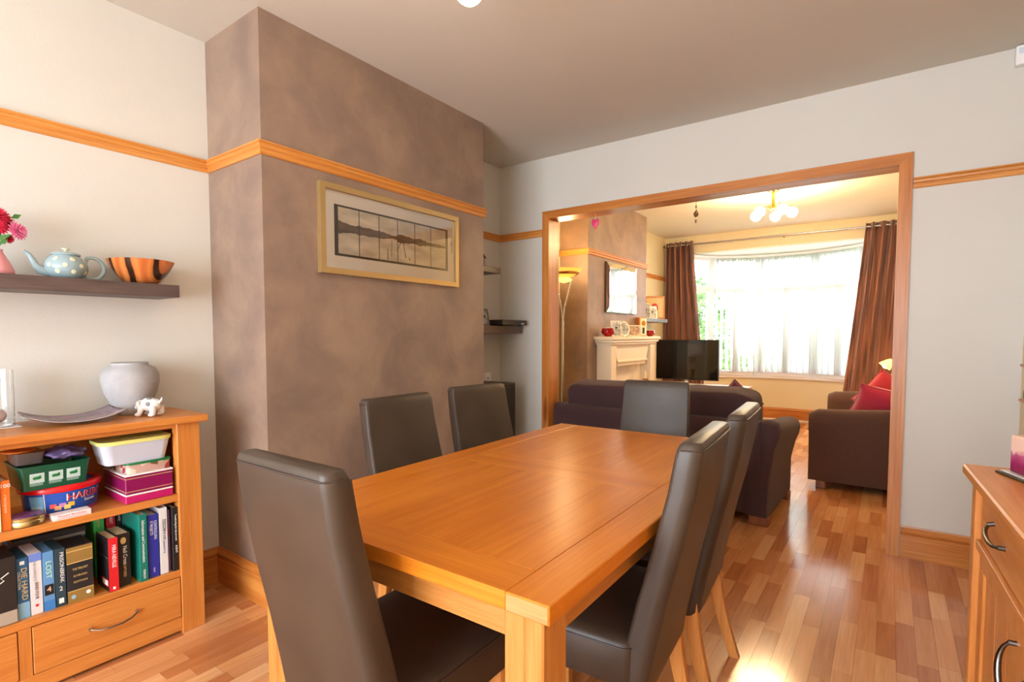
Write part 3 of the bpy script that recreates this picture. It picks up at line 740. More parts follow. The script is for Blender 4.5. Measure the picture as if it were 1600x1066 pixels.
# crinkly bag, clear tub and orange-lidded pot on the tray
bagm = plain('purple_film', S(96, 84, 130), .18)
def crumple(u, v):
    a = 2*PI*u; b = PI*(v-.5); r = 1+.12*math.sin(5*a+3*b)+.08*math.sin(9*a-5*b)
    return (.075*r*math.cos(b)*math.cos(a), .062*r*math.cos(b)*math.sin(a), .022+.020*math.sin(b)*r)
bag = tag(MB().grid(crumple, 32, 14).build('snack_bag', bagm, smooth=True, angle=80), 'crumpled purple plastic bag tucked on top of the green tray', 'bag'); bag.location = (-2.44, .605, ZU+.1975)
ct = thing('clear_tub', 'smoky clear plastic tub on the left of the green tray', 'tub', (-2.46, .500, ZU+.1985), 0)
mb = MB(); taper_box(mb, 0, 0, .13, .085, 0, .040, .9, .012); mb.build('body', plain('smoky_plastic', S(110, 100, 100), .15, **{'Transmission Weight': .3}), ct, smooth=True, angle=40)
MB().lathe([(.046, 0), (.047, .004), (.040, .006)], n=24).build('lid', plain('orange_lid', S(226, 120, 50), .35), ct, loc=(.0, -.018, .041))
gt = thing('sweet_tin', 'round gold tin with a blue and pink lid at the front of the upper shelf', 'tin', (-2.372, .476, ZU), 0)
MB().lathe([(.044, 0), (.050, .003), (.051, .018), (.049, .021), (.051, .023), (.051, .030), (.048, .033)], n=40).build('body', plain('gold_tin', S(178, 160, 110), .25, .9), gt, smooth=True, angle=40)
MB().lathe([(.046, .0332), (.046, .0342)], n=40).build('lid_print', mottled('lid_print', S(50, 50, 110), S(150, 80, 140), S(60, 60, 120), 30, .3, 0), gt)
wbx = thing('small_box', 'flat white box with pink print, lying on the shelf beside the gold tin', 'box', (-2.345, .592, ZU), 0)
MB().box(-.022, .022, -.055, .055, 0, .020, .001).build('body', plain('white_card', S(236, 226, 226), .5), wbx)
text('print', 'Happy Birthday', .009, RIGHT, UP, (.0224, 0, .013), plain('pink_ink', S(220, 110, 130), .5), wbx, width=.08)
MB().box(.0221, .0226, -.045, .045, .004, .0055).build('print_line', plain('pink_line', S(220, 130, 150), .5), wbx)
book('paperback', 'orange spined book standing at the left of the upper shelf', .409, .434, .748, rgb(232, 116, 40), .16, -2.345, ZU, pages=M_PAPER, titles=[('100', .73, .018, M_TXW, 0, None, True), ('recipes', .67, .012, plain('pale_orange', S(250, 200, 160), .5), 0, .06)], group='books at the left of the upper shelf')
book('hardback', 'pale yellow book standing left of the orange spined book', .380, .4085, .77, rgb(226, 222, 176), .17, -2.34, ZU, pages=M_PAPER, group='books at the left of the upper shelf')

# ornaments on top of the bookcase
ZC = .9002
gv = tag(MB().lathe([(.050, 0), (.056, .006), (.066, .03), (.092, .09), (.103, .135), (.102, .165), (.090, .192), (.066, .205), (.064, .209), (.067, .215), (.063, .216), (.055, .208), (.045, .18)], n=48).build('vase', mottled('grey_stoneware', S(160, 158, 160), S(168, 166, 168), S(176, 173, 173), 9, .75, .6), smooth=True, angle=70), 'squat grey stoneware vase on top of the bookcase, behind the dog ornament', 'vase')
gv.location = (-2.55, .862, ZC)
# dog ornament: one smooth body
dg_ = thing('dog_ornament', 'small white pottery dog with grey spots beside the grey vase', 'ornament', (-2.415, .880, ZC), math.radians(-62))
mb = MB()
mb.ball((0, .0, .048), .028, .034, .030, 16); mb.ball((0, .024, .046), .026, .024, .027, 16)
mb.ball((0, -.034, .044), .024, .022, .023, 16); mb.ball((0, -.050, .036), .015, .014, .012, 12)
for sx in (-1, 1):
    mb.tube([(sx*.018, -.020, .040), (sx*.023, -.024, .018), (sx*.023, -.026, .008)], [.013, .010, .010], 10)
    mb.ball((sx*.024, -.032, .0085), .0115, .014, .008, 12)
    mb.tube([(sx*.018, .030, .040), (sx*.023, .034, .018), (sx*.023, .034, .008)], [.016, .012, .010], 10)
    mb.ball((sx*.024, .028, .0085), .0115, .014, .008, 12)
mb.tube([(0, .045, .058), (0, .056, .068), (0, .058, .078)], [.006, .005, .003], 8)
o = mb.build('body', plain('white_glaze', S(226, 220, 214), .2), dg_, smooth=True, angle=180)
md = o.modifiers.new('remesh', 'REMESH'); md.mode = 'VOXEL'; md.voxel_size = .0022; md.use_smooth_shade = True
sm = o.modifiers.new('smooth', 'SMOOTH'); sm.factor = .6; sm.iterations = 4
mb = MB()
for c, r3 in (((.012, .01, .074), (.010, .012, .005)), ((-.026, .012, .056), (.004, .010, .009)), ((.027, .016, .052), (.004, .009, .009)), ((-.008, .036, .070), (.007, .007, .004))): mb.ball(c, *r3, n=12)
mb.build('spots', plain('grey_glaze', S(120, 118, 118), .25), dg_, smooth=True)
for sx in (-1, 1):
    MB().ball((sx*.023, -.032, .047), .006, .010, .017, 12).build('ear', plain('pinkish_glaze', S(206, 186, 178), .25), dg_, smooth=True)
MB().ball((0, -.064, .040), .004, .003, .003, 8).build('nose', M_TXK, dg_, smooth=True)
# curved plate
pl = thing('serving_plate', 'long curved rectangular plate with mauve squares on top of the bookcase', 'plate', (-2.475, .645, ZC), math.radians(-4))
def platef(u, v, dz=0):
    x = (u-.5)*.20; y = (v-.5)*.285; ex = (abs(u-.5)*2)**3; ey = (abs(v-.5)*2)**2.2
    return (x, y, .004+.010*ex+.030*ey+dz)
def pmat():
    m, nt, bs = newmat('mauve_squares'); mp = coords(nt, (1, 1, 1)); ch = nd(nt, 'ShaderNodeTexVoronoi', distance='CHEBYCHEV'); ch.inputs['Scale'].default_value = 26; ch.inputs['Randomness'].default_value = .25
    nt.links.new(mp.outputs[0], ch.inputs['Vector']); sp = nd(nt, 'ShaderNodeSeparateColor'); nt.links.new(ch.outputs['Color'], sp.inputs[0])
    r = ramp(nt, [(.1, S(120, 100, 112)), (.4, S(142, 112, 126)), (.7, S(116, 112, 122)), (.9, S(132, 84, 108))]); nt.links.new(sp.outputs[0], r.inputs[0]); nt.links.new(r.outputs[0], bs.inputs['Base Color']); bs.inputs['Roughness'].default_value = .15; return m
mb = MB(); mb.grid(platef, 20, 24); o = mb.build('dish', pmat(), pl, smooth=True, angle=60)
sd = o.modifiers.new('thickness', 'SOLIDIFY'); sd.thickness = .004; sd.offset = -1
mb = MB(); pts = [platef(i/20, 0) for i in range(21)]+[platef(1, i/20) for i in range(1, 21)]+[platef(1-i/20, 1) for i in range(1, 21)]+[platef(0, 1-i/20) for i in range(1, 21)]
mb.tube(pts, .0022, 6); mb.build('rim', plain('pale_rim', S(170, 160, 160), .2), pl, smooth=True)
# glass hurricane with a candle ball on a mat
gh = thing('glass_holder', 'tall clear glass candle holder at the left edge of the bookcase top', 'candle holder', (-2.555, .448, ZC+.0005), 0)
MB().box(-.06, .06, -.055, .055, 0, .003, .001).build('mat', plain('white_mat', S(226, 220, 222), .5), gh)
MB().lathe([(.045, .0035), (.048, .005), (.049, .205), (.0465, .205), (.0455, .012), (.02, .010)], n=40).build('glass', M_GLASS, gh, smooth=True, angle=50)
MB().ball((0, 0, .040), .026, .026, .024, 20).build('candle', plain('shell_pink', S(226, 200, 196), .4), gh, smooth=True)

# ---------------------------------------------------------------- shelf and its ornaments (left wall)
def slab_shelf(label, x0, x1, y0, y1, z0, z1, mat=M_WENGE):
    r = thing('wall_shelf', label, 'shelf', ((x0+x1)/2, (y0+y1)/2, z0), 0)
    hx, hy, h = (x1-x0)/2, (y1-y0)/2, z1-z0
    MB().box(-hx, hx, -hy, hy, 0, h, .0015).build('board', mat, r)
    MB().box(-hx-.0, -hx+.003, -hy+.01, hy-.01, .008, h-.008).build('wall_bracket', M_PEWTER, r)
    return r
slab_shelf('long dark wood floating shelf holding the spotted teapot on the left wall', XA, -2.462, -.15, 1.027, 1.390, 1.442)
ZF = 1.4422
TPX, TPY = -2.556, .664
tp = thing('teapot', 'duck egg blue teapot with cream polka dots on the left wall shelf', 'teapot', (TPX, TPY, ZF), 0)
tpm = plain('duck_egg_glaze', S(150, 172, 178), .12)
prof = [(.036, 0), (.046, .003), (.060, .018), (.0675, .038), (.068, .052), (.063, .068), (.052, .082), (.042, .089), (.041, .093)]
MB().lathe(prof, n=48).build('body', tpm, tp, smooth=True, angle=80)
lid = MB().lathe([(.045, .091), (.047, .094), (.045, .098), (.030, .103), (.010, .1055)], n=40).build('lid', tpm, tp, smooth=True, angle=50)
MB().lathe([(.006, .105), (.005, .110), (.013, .115), (.013, .118), (.006, .1195)], n=20).build('knob', plain('cream_glaze', S(226, 224, 196), .15), lid, smooth=True, angle=50)
pts = [(0, -.052, .026), (0, -.078, .030), (0, -.092, .046), (0, -.100, .066), (0, -.110, .084), (0, -.124, .095)]
MB().tube(pts, [.019, .016, .012, .010, .008, .006], 14).build('spout', tpm, tp, smooth=True, angle=80)
pts = [(0, .058, .066)]+[(0, .082+.040*math.sin(a), .050+.042*math.cos(a)) for a in [math.radians(k) for k in range(-20, 185, 17)]]+[(0, .058, .012)]
MB().tube(pts, .0055, 12, flat=1.3).build('handle', tpm, tp, smooth=True, angle=80)
def prof_r(z):
    for (a, b), (c, d) in zip(prof, prof[1:]):
        if z <= d: return a+(c-a)*(z-b)/(d-b)
    return prof[-1][0]
mb = MB()
for row, (zc, n0, ph) in enumerate(((.026, 8, 6), (.050, 8, 28), (.074, 7, 5))):
    for k in range(n0):
        a0 = math.radians(ph)+2*PI*k/n0
        if math.cos(a0-PI/2) > .93 or math.cos(a0+PI/2) > .93: continue
        ring = []
        rr = prof_r(zc)
        def P(da, dz, off=.0012):
            z = zc+dz; q = prof_r(z)+off; return (q*math.cos(a0+da), q*math.sin(a0+da), z)
        R0 = [P(.0082*math.cos(t)/rr, .0082*math.sin(t), .0002) for t in [2*PI*i/14 for i in range(14)]]
        R1 = [P(.0072*math.cos(t)/rr, .0072*math.sin(t)) for t in [2*PI*i/14 for i in range(14)]]
        R2 = [P(.003*math.cos(t)/rr, .003*math.sin(t)) for t in [2*PI*i/14 for i in range(14)]]
        mb.loft([R0, R1, R2])
mb.build('dots', plain('cream_dots', S(226, 224, 190), .15), tp, smooth=True)
def bowlmat():
    m, nt, bs = newmat('striped_bowl_wood'); mp = coords(nt, (1, 1, 1), rot=(.5, 0, .9))
    wv = nd(nt, 'ShaderNodeTexWave', wave_type='BANDS', bands_direction='Y'); wv.inputs['Scale'].default_value = 4.6; wv.inputs['Distortion'].default_value = 3.2; wv.inputs['Detail'].default_value = 1; wv.inputs['Detail Scale'].default_value = 1.2
    nt.links.new(mp.outputs[0], wv.inputs['Vector'])
    r = ramp(nt, [(.0, S(52, 30, 18)), (.10, S(60, 34, 20)), (.16, S(196, 112, 56)), (.6, S(214, 136, 74)), (1, S(190, 100, 50))]); nt.links.new(wv.outputs[0], r.inputs[0]); nt.links.new(r.outputs[0], bs.inputs['Base Color']); bs.inputs['Roughness'].default_value = .25; return m
bw_ = thing('wooden_bowl', 'striped turned wooden bowl at the right end of the left wall shelf', 'bowl', (-2.553, .917, ZF), 0)
MB().lathe([(.042, 0), (.050, .001), (.066, .012), (.088, .038), (.106, .066), (.121, .097), (.117, .098), (.100, .068), (.078, .040), (.050, .014), (.01, .010)], n=56).build('bowl_body', bowlmat(), bw_, smooth=True, angle=70)
# pink vase with flowers
fv = thing('flower_vase', 'pink vase of red and pink flowers at the left edge of the shelf', 'vase', (-2.565, .463, ZF), 0)
MB().lathe([(.045, 0), (.054, .006), (.052, .02), (.040, .05), (.027, .075), (.022, .086), (.024, .092), (.021, .092), (.017, .08)], n=36).build('vase_body', plain('pink_glaze', S(236, 160, 168), .15), fv, smooth=True, angle=70)
def flower(c, R, nrm, cols, npet=16, layers=4):
    n = Vector(nrm).normalized(); a = n.orthogonal().normalized(); b = n.cross(a); c = Vector(c)
    mb = MB()
    for L in range(layers):
        rr = R*(1-.2*L); lift = .12+.28*L
        for k in range(npet-2*L):
            t = 2*PI*(k+.5*(L % 2))/(npet-2*L)+random.uniform(-.05, .05); d = a*math.cos(t)+b*math.sin(t); s = n.cross(d)
            w_ = rr*.20
            p0 = c+n*R*.05*L; p1 = c+d*rr*.6+n*R*(lift*.5)+s*w_; p2 = c+d*rr+n*R*lift*.9; p3 = c+d*rr*.6+n*R*(lift*.5)-s*w_
            mid = c+d*rr*.6+n*R*(lift*.5+.06)
            V = [mb.bm.verts.new(q) for q in (p0, p1, p2, p3, mid)]
            for tri in ((0, 1, 4), (1, 2, 4), (2, 3, 4), (3, 0, 4)): mb.bm.faces.new([V[i] for i in tri])
    o = mb.build('flower_head', cols, fv); sd = o.modifiers.new('t', 'SOLIDIFY'); sd.thickness = .0008
RED = plain('crimson_petal', S(200, 20, 60), .6); PNK = plain('pink_petal', S(236, 130, 176), .6); LEAF = plain('leaf', S(70, 130, 60), .5)
for c, R, n, cc in (((.02, .010, .205), .040, (.8, .1, .6), RED), ((.03, .008, .168), .034, (.9, 0, .3), RED), ((.03, .058, .160), .036, (.8, .5, .2), PNK), ((.0, -.03, .19), .040, (.7, -.5, .5), PNK), ((.005, .030, .190), .034, (.5, .6, .6), RED), ((.01, .040, .132), .018, (.7, .6, -.1), RED), ((.02, -.04, .150), .032, (.8, -.4, .2), RED)):
    flower(c, R, n, cc)
    MB().tube([(0, 0, .086), (c[0]*.4, c[1]*.4, .12), c], .0022, 6).build('stem', LEAF, fv)
for (c, t) in (((.02, .045, .205), (.02, .075, .222)), ((.02, .0, .12), (.035, .04, .145)), ((.01, .012, .11), (.02, .035, .128)), ((.01, -.02, .12), (.02, -.06, .14))):
    a, b = Vector(c), Vector(t); d = (b-a).normalized(); s = d.cross(Vector((1, 0, 0))).normalized()*.009
    mb = MB(); V = [mb.bm.verts.new(q) for q in (a, a.lerp(b, .5)+s, b, a.lerp(b, .5)-s)]; mb.bm.faces.new(V)
    o = mb.build('leaf', LEAF, fv); sd = o.modifiers.new('t', 'SOLIDIFY'); sd.thickness = .001

# ---------------------------------------------------------------- framed photograph on the chimney breast
PX = XB+.001
pf = thing('picture_frame', 'wide gold framed panorama of a lake in six panels on the taupe chimney breast', 'picture', (PX, 2.030, 1.742), 0)
PW, PH = .496, .2155
fw = .028
for sgn in (-1, 1):
    MB().prism([(sgn*PW, -PH), (sgn*PW, PH), (sgn*(PW-fw), PH-fw), (sgn*(PW-fw), -PH+fw)], 0, 0, .030).build('frame_side', M_GOLD, pf)
    MB().prism([(-PW, sgn*PH), (PW, sgn*PH), (PW-fw, sgn*(PH-fw)), (-PW+fw, sgn*(PH-fw))], 0, 0, .030).build('frame_side', M_GOLD, pf)
MB().box(.004, .014, -PW+fw, PW-fw, -PH+fw, PH-fw).build('mount', plain('white_mount', S(232, 228, 224), .6), pf)
IW, IH = .410, .124
MB().box(.014, .0150, -IW, IW, -IH, IH).build('dark_border', plain('dark_border', S(62, 56, 46), .5), pf)
def lakemat():
    m, nt, bs = newmat('lake_photograph')
    tc = nd(nt, 'ShaderNodeTexCoord'); sp = nd(nt, 'ShaderNodeSeparateXYZ'); nt.links.new(tc.outputs['Object'], sp.inputs[0])
    def math_(op, a, b=None, c=None):
        n = nd(nt, 'ShaderNodeMath', operation=op)
        for i, v in enumerate((a, b, c)):
            if v is None: continue
            if isinstance(v, (int, float)): n.inputs[i].default_value = v
            else: nt.links.new(v, n.inputs[i])
        return n.outputs[0]
    y, z = sp.outputs[1], sp.outputs[2]
    zr_ = math_('ADD', z, -.016); az = math_('ABSOLUTE', zr_)
    ns = nd(nt, 'ShaderNodeTexNoise', noise_dimensions='1D'); ns.inputs['Scale'].default_value = 9; ns.inputs['Detail'].default_value = 7; nt.links.new(y, ns.inputs['W'])
    # hill height falls off to the right
    slope = math_('MULTIPLY_ADD', y, -.03, .022)
    hgt = math_('MULTIPLY_ADD', math_('SUBTRACT', ns.outputs[0], .45), .09, slope); hgt = math_('MAXIMUM', math_('MULTIPLY', hgt, .62), .006)
    mask = math_('LESS_THAN', az, hgt)
    n2 = nd(nt, 'ShaderNodeTexNoise'); n2.inputs['Scale'].default_value = 8; n2.inputs['Detail'].default_value = 4
    mp = nd(nt, 'ShaderNodeMapping'); mp.inputs['Scale'].default_value = (1, 1, 3); nt.links.new(tc.outputs['Object'], mp.inputs[0]); nt.links.new(mp.outputs[0], n2.inputs['Vector'])
    sky = ramp(nt, [(.3, S(190, 178, 162)), (.7, S(232, 222, 206))]); nt.links.new(n2.outputs[0], sky.inputs[0])
    hill = ramp(nt, [(.3, S(70, 54, 42)), (.7, S(118, 94, 74))]); nt.links.new(n2.outputs[0], hill.inputs[0])
    mx = nd(nt, 'ShaderNodeMix', data_type='RGBA'); nt.links.new(mask, mx.inputs[0]); nt.links.new(sky.outputs[0], mx.inputs[6]); nt.links.new(hill.outputs[0], mx.inputs[7])
    nt.links.new(mx.outputs[2], bs.inputs['Base Color']); bs.inputs['Roughness'].default_value = .3; return m
LAKE = lakemat()
ys = -IW+.022
pwid = (2*IW-.044-5*.006)/6
for k in range(6):
    MB().box(.0150, .0160, ys, ys+pwid, -IH+.012, IH-.010).build('photo_panel', LAKE, pf); ys += pwid+.006
M_POST = plain('pier_brown', S(84, 62, 48), .5)
for (ya, yb_, za, zb_, wd) in ((-.005, .03, -.055, .010, .005), (.060, .040, -.085, .004, .006), (-.045, -.043, -.092, .002, .004), (-.072, -.072, -.108, -.05, .006), (.088, .088, -.096, -.080, .006)):
    MB().prism([(ya-wd/2, za), (ya+wd/2, za), (yb_+wd*.35, zb_), (yb_-wd*.35, zb_)], 0, .0160, .0163).build('pier_post', M_POST, pf)
MB().box(.0175, .019, -PW+fw-.004, PW-fw+.004, -PH+fw-.004, PH-fw+.004).build('glazing', M_PANE, pf)

# ---------------------------------------------------------------- dining alcove shelves
slab_shelf('upper dark wood shelf in the alcove beyond the chimney breast', XA, -2.42, 2.816, 3.298, 1.697, 1.741)
slab_shelf('lower dark wood shelf in the alcove holding the media player', XA, -2.42, 2.816, 3.597, 1.242, 1.300)
bh = thing('bird_house', 'little grey wooden house ornament on the upper alcove shelf', 'ornament', (-2.50, 3.135, 1.7412), 0)
MB().box(-.03, .03, -.03, .03, 0, .07, .002).build('body', plain('weathered_wood', S(120, 108, 92), .7), bh)
MB().prism([(-.042, .066), (0, .104), (.042, .066), (.036, .062), (0, .094), (-.036, .062)], 0, -.038, .038).build('roof', plain('dark_roof', S(84, 72, 60), .7), bh)
mp_ = thing('media_player', 'slim black media player on the lower alcove shelf', 'player', (-2.50, 3.42, 1.3003), 0)
MB().box(-.11, .135, -.17, .165, .006, .045, .004).build('body', plain('black_plastic', S(38, 34, 32), .35), mp_)
MB().box(.1355, .1365, .08, .12, .014, .022).build('display', plain('silver_tab', S(190, 200, 196), .4), mp_)
for a in (-.09, .09):
    for b in (-.13, .13): MB().lathe([(.01, 0), (.01, .007)], c=(a, b, 0), n=12).build('foot', M_TXK, mp_)
def photo_frame(label, loc, rz, w_, h_, fm, inner, lean=.18, oval=False, group=None, bd=.012, name='photo_frame'):
    r = thing(name, label, 'photo frame', loc, rz, group); r.rotation_euler = (0, 0, rz)
    R = Matrix.Rotation(-lean, 3, 'X')   # faces -Y locally, leaning back to +Y
    def put(o, off=(0, 0, 0)):
        for v in o.data.vertices: v.co = R @ v.co
        for v in o.data.vertices: v.co.z += .001+w_*0
        return o
    if oval:
        mb = MB(); n = 32
        E = lambda k, y: [(w_/2*k*math.cos(2*PI*i/n), y, h_/2+h_/2*k*math.sin(2*PI*i/n)) for i in range(n)]
        mb.loft([E(1, .010), E(1, 0), E(.93, -.004), E(.80, 0)]); put(mb.build('frame', fm, r, smooth=True, angle=40))
        mb = MB(); mb.loft([E(.81, .006), E(.81, -.0005)]); put(mb.build('photo', inner, r))
    else:
        mb = MB().box(-w_/2, w_/2, 0, .012, 0, bd, .002).box(-w_/2, w_/2, 0, .012, h_-bd, h_, .002).box(-w_/2, -w_/2+bd, 0, .012, bd, h_-bd, .002).box(w_/2-bd, w_/2, 0, .012, bd, h_-bd, .002)
        put(mb.build('frame', fm, r)); put(MB().box(-w_/2+bd, w_/2-bd, .003, .008, bd, h_-bd).build('photo', inner, r))
    MB().box(-.012, .012, .012+h_*.12, .012+h_*.12+.003, 0, h_*.6, rot=Matrix.Rotation(.32, 3, 'X')).build('stand', M_TXK, r)
    return r
M_SILVER = plain('silver_frame', S(222, 222, 222), .3, .35)
PHOTO = mottled('grey_photo', S(110, 112, 118), S(170, 172, 176), S(220, 220, 220), 22, .3, 0)
photo_frame('silver photo frame leaning on the lower alcove shelf, left of the media player', (-2.47, 3.165, 1.3002), math.radians(70), .10, .135, M_PEWTER, PHOTO, .3)
sk = thing('wall_socket', 'white wall socket low in the alcove behind the chairs', 'socket', (XA, 3.46, .875), 0)
MB().box(0, .009, -.043, .043, -.043, .043, .003).build('plate', M_WHITE, sk); MB().box(.009, .014, -.008, .008, -.012, .004, .001).build('switch', plain('grey_switch', S(150, 160, 150), .5), sk)
sp = thing('speaker', 'black box speaker standing in the alcove behind the far left chair', 'speaker', (-2.50, 3.25, 0), 0)
MB().box(-.12, .17, -.12, .12, .02, .86, .004).build('cabinet', plain('black_cabinet', S(34, 30, 28), .5), sp); MB().box(.171, .176, -.10, .10, .05, .83, .002).build('grille', plain('black_grille', S(26, 24, 24), .8), sp)
for a in (-.09, .13):
    for b in (-.09, .09): MB().lathe([(.012, 0), (.012, .021)], c=(a, b, 0), n=12).build('foot', M_TXK, sp)

# ---------------------------------------------------------------- sideboard on the right
sb = thing('sideboard', 'oak sideboard with drawers over panelled doors on the right edge', 'sideboard', (.182, 2.043, 0), .042)
# local frame: x to the wall, y from 0 towards -1.25 (camera)
D1 = .29
MB().box(0, D1, -1.25, 0, .822, .850, .004).build('top', OAK[1], sb)
MB().box(.030, D1-.012, -1.22, -1.195, .06, .822, .002).build('side_panel', OAK[2], sb)
MB().box(.030, D1-.012, -.045, -.020, .06, .822, .002).build('side_panel', OAK[2], sb)
for y in (-.065, -1.23): MB().box(.022, .062, y, y+.050, 0, .822, .002).build('corner_post', OAK[2], sb)
for y in (-.065, -1.23): MB().box(D1-.05, D1-.012, y, y+.050, 0, .822, .002).build('corner_post', OAK[2], sb)
MB().box(.034, .056, -1.18, -.065, .806, .822, .001).build('top_rail', OAK[1], sb)
MB().box(.026, .056, -1.18, -.065, .628, .652, .0015).build('middle_rail', OAK[1], sb)
MB().box(.034, .056, -1.18, -.065, .06, .085, .001).build('bottom_rail', OAK[1], sb)
MB().box(D1-.02, D1-.013, -1.2, -.04, .06, .82).build('back_panel', OAK[1], sb)
units = [(-.552, -.065), (-1.18, -.585)]
MB().box(.030, .056, -.585, -.552, .085, .806, .001).build('centre_post', OAK[2], sb)
for ui, (ya, yb_) in enumerate(units):
    dr = MB().box(.036, .052, ya+.003, yb_-.003, .655, .803, .002).build('drawer', OAK[1], sb)
    ym = (ya+yb_)/2+.012
    pts = [(.024, ym+.062, .742), (.016, ym+.050, .732), (.012, ym+.02, .724), (.012, ym-.02, .720), (.016, ym-.045, .720), (.024, ym-.058, .722)]
    mb = MB().tube(pts, [.004, .005, .0055, .0055, .005, .004], 10); mb.tube([(.036, ym+.062, .746), (.022, ym+.062, .742)], .006, 8).tube([(.036, ym-.058, .722), (.022, ym-.058, .722)], .006, 8)
    mb.build('drawer_handle', M_PEWTER, dr, smooth=True)
    a, b = ya+.003, yb_-.003
    dd = MB().box(.036, .052, a, b, .088, .135, .0015).box(.036, .052, a, b, .575, .625, .0015).box(.036, .052, a, a+.055, .135, .575, .0015).box(.036, .052, b-.055, b, .135, .575, .0015).build('door', OAK[2], sb)
    n = 3; bwid = (b-a-.11)/n
    for k in range(n): MB().box(.043, .050, a+.055+k*bwid+.0008, a+.055+(k+1)*bwid-.0008, .137, .573, .001).build('door_board', OAK[2], dd)
    yh = a+.058 if ui == 0 else b-.058
    pts = []
    for i in range(12):
        t = i/11; z = .560-.150*t; bow = math.sin(PI*t)
        pts.append((.024-.016*bow**.6, yh+.010*math.sin(2*PI*t), z))
    mb = MB().tube(pts, [.0035+.0032*math.sin(PI*i/11) for i in range(12)], 10); mb.tube([(.036, yh, .560), (.022, yh, .560)], .006, 8).tube([(.036, yh, .410), (.022, yh, .410)], .006, 8)
    mb.build('door_handle', M_PEWTER, dd, smooth=True)
def candlemat():
    m, nt, bs = newmat('layered_wax'); tc = nd(nt, 'ShaderNodeTexCoord'); sp_ = nd(nt, 'ShaderNodeSeparateXYZ'); nt.links.new(tc.outputs['Object'], sp_.inputs[0])
    n = nd(nt, 'ShaderNodeTexNoise'); n.inputs['Scale'].default_value = 60; nt.links.new(tc.outputs['Object'], n.inputs['Vector'])
    ma = nd(nt, 'ShaderNodeMath', operation='MULTIPLY_ADD'); ma.inputs[1].default_value = .03; nt.links.new(n.outputs[0], ma.inputs[0]); nt.links.new(sp_.outputs[2], ma.inputs[2])
    mr = nd(nt, 'ShaderNodeMapRange'); mr.inputs['From Min'].default_value = .01; mr.inputs['From Max'].default_value = .12; nt.links.new(ma.outputs[0], mr.inputs[0])
    r = ramp(nt, [(.15, S(120, 16, 60)), (.35, S(150, 30, 90)), (.58, S(190, 90, 130)), (.68, S(240, 200, 180))]); nt.links.new(mr.outputs[0], r.inputs[0]); nt.links.new(r.outputs[0], bs.inputs['Base Color']); bs.inputs['Roughness'].default_value = .4; bs.inputs['Subsurface Weight'].default_value = .0; return m
cn = thing('square_candle', 'square pink and plum layered candle on black tray, right end of view', 'candle', (.318, 1.925, .8502), .35)
MB().box(-.06, .06, -.06, .06, 0, .006, .002).build('tray', plain('black_glass', S(24, 22, 24), .1), cn)
MB().box(-.052, .052, -.052, .052, .0065, .0105, .001).build('tray_edge', M_SILVER, cn)
MB().box(-.038, .038, -.038, .038, .011, .108, .002).build('wax', candlemat(), cn)
MB().tube([(0, 0, .107), (.001, 0, .118)], .0012, 6).build('wick', M_TXK, cn)
rk = thing('wall_rack', 'small wooden rack with trinkets on the right wall above the sideboard', 'rack', (XR, 3.28, 1.02), 0)
MB().box(-.012, 0, -.10, .10, -.12, .2, .002).build('back_board', PINE[2], rk)
for z in (-.10, .06): MB().box(-.045, -.012, -.10, .10, z, z+.012, .002).build('ledge', PINE[1], rk)
MB().ball((-.030, .02, -.058), .013, .013, .029, 10).ball((-.028, .04, -.072), .012, .012, .015, 10).build('trinket', plain('sage', S(130, 140, 100), .6), rk, smooth=True)
al = thing('alarm_sensor', 'white alarm sensor high in the corner right of the opening', 'sensor', (.492, YP, 2.528), 0)
MB().box(-.042, .036, -.045, 0, 0, .092, .008, 2).build('body', M_WHITE, al); MB().box(-.030, .024, -.0465, -.044, .050, .078, .001).build('lens', plain('pale_lens', S(214, 224, 236), .2), al)

# ---------------------------------------------------------------- hanging ornaments in the opening
ht = thing('hanging_heart', 'small pink heart hanging from the left of the opening head', 'ornament', (-1.823, 3.70, ZO), 0)
mb = MB(); pts = []
for i in range(28):
    t = 2*PI*i/28; pts.append((.0024*16*math.sin(t)**3*.8, .0024*(13*math.cos(t)-5*math.cos(2*t)-2*math.cos(3*t)-math.cos(4*t))*1.25))
rings = [[(a*k, yy, b*k-.070) for a, b in pts] for k, yy in ((.5, -.010), (.86, -.008), (1, -.001), (1, .001), (.86, .008), (.5, .010))]
mb.loft(rings).build('heart', plain('pink_heart', S(226, 70, 120), .35), ht, smooth=True, angle=60)
MB().tube([(0, 0, -.050), (0, 0, 0)], .001, 5).build('thread', M_TXW, ht)
tw = thing('twist_spinner', 'thin bronze twisted spinner hanging from the middle of the opening head', 'ornament', (-1.085, 3.72, ZO), 0)
def twf(u, v):
    a = v*PI*2+.4; w_ = .015*math.sin(PI*min(1, max(.02, v)))**.7*(u-.5)*2
    return (w_*math.cos(a), w_*math.sin(a), -.035-.125*v)
o = MB().grid(twf, 2, 60).build('spiral', plain('bronze', S(120, 92, 62), .35, .6), tw, smooth=True, angle=80); sd = o.modifiers.new('t', 'SOLIDIFY'); sd.thickness = .001
MB().tube([(0, 0, -.036), (0, 0, 0)], .001, 5).build('thread', M_TXK, tw)

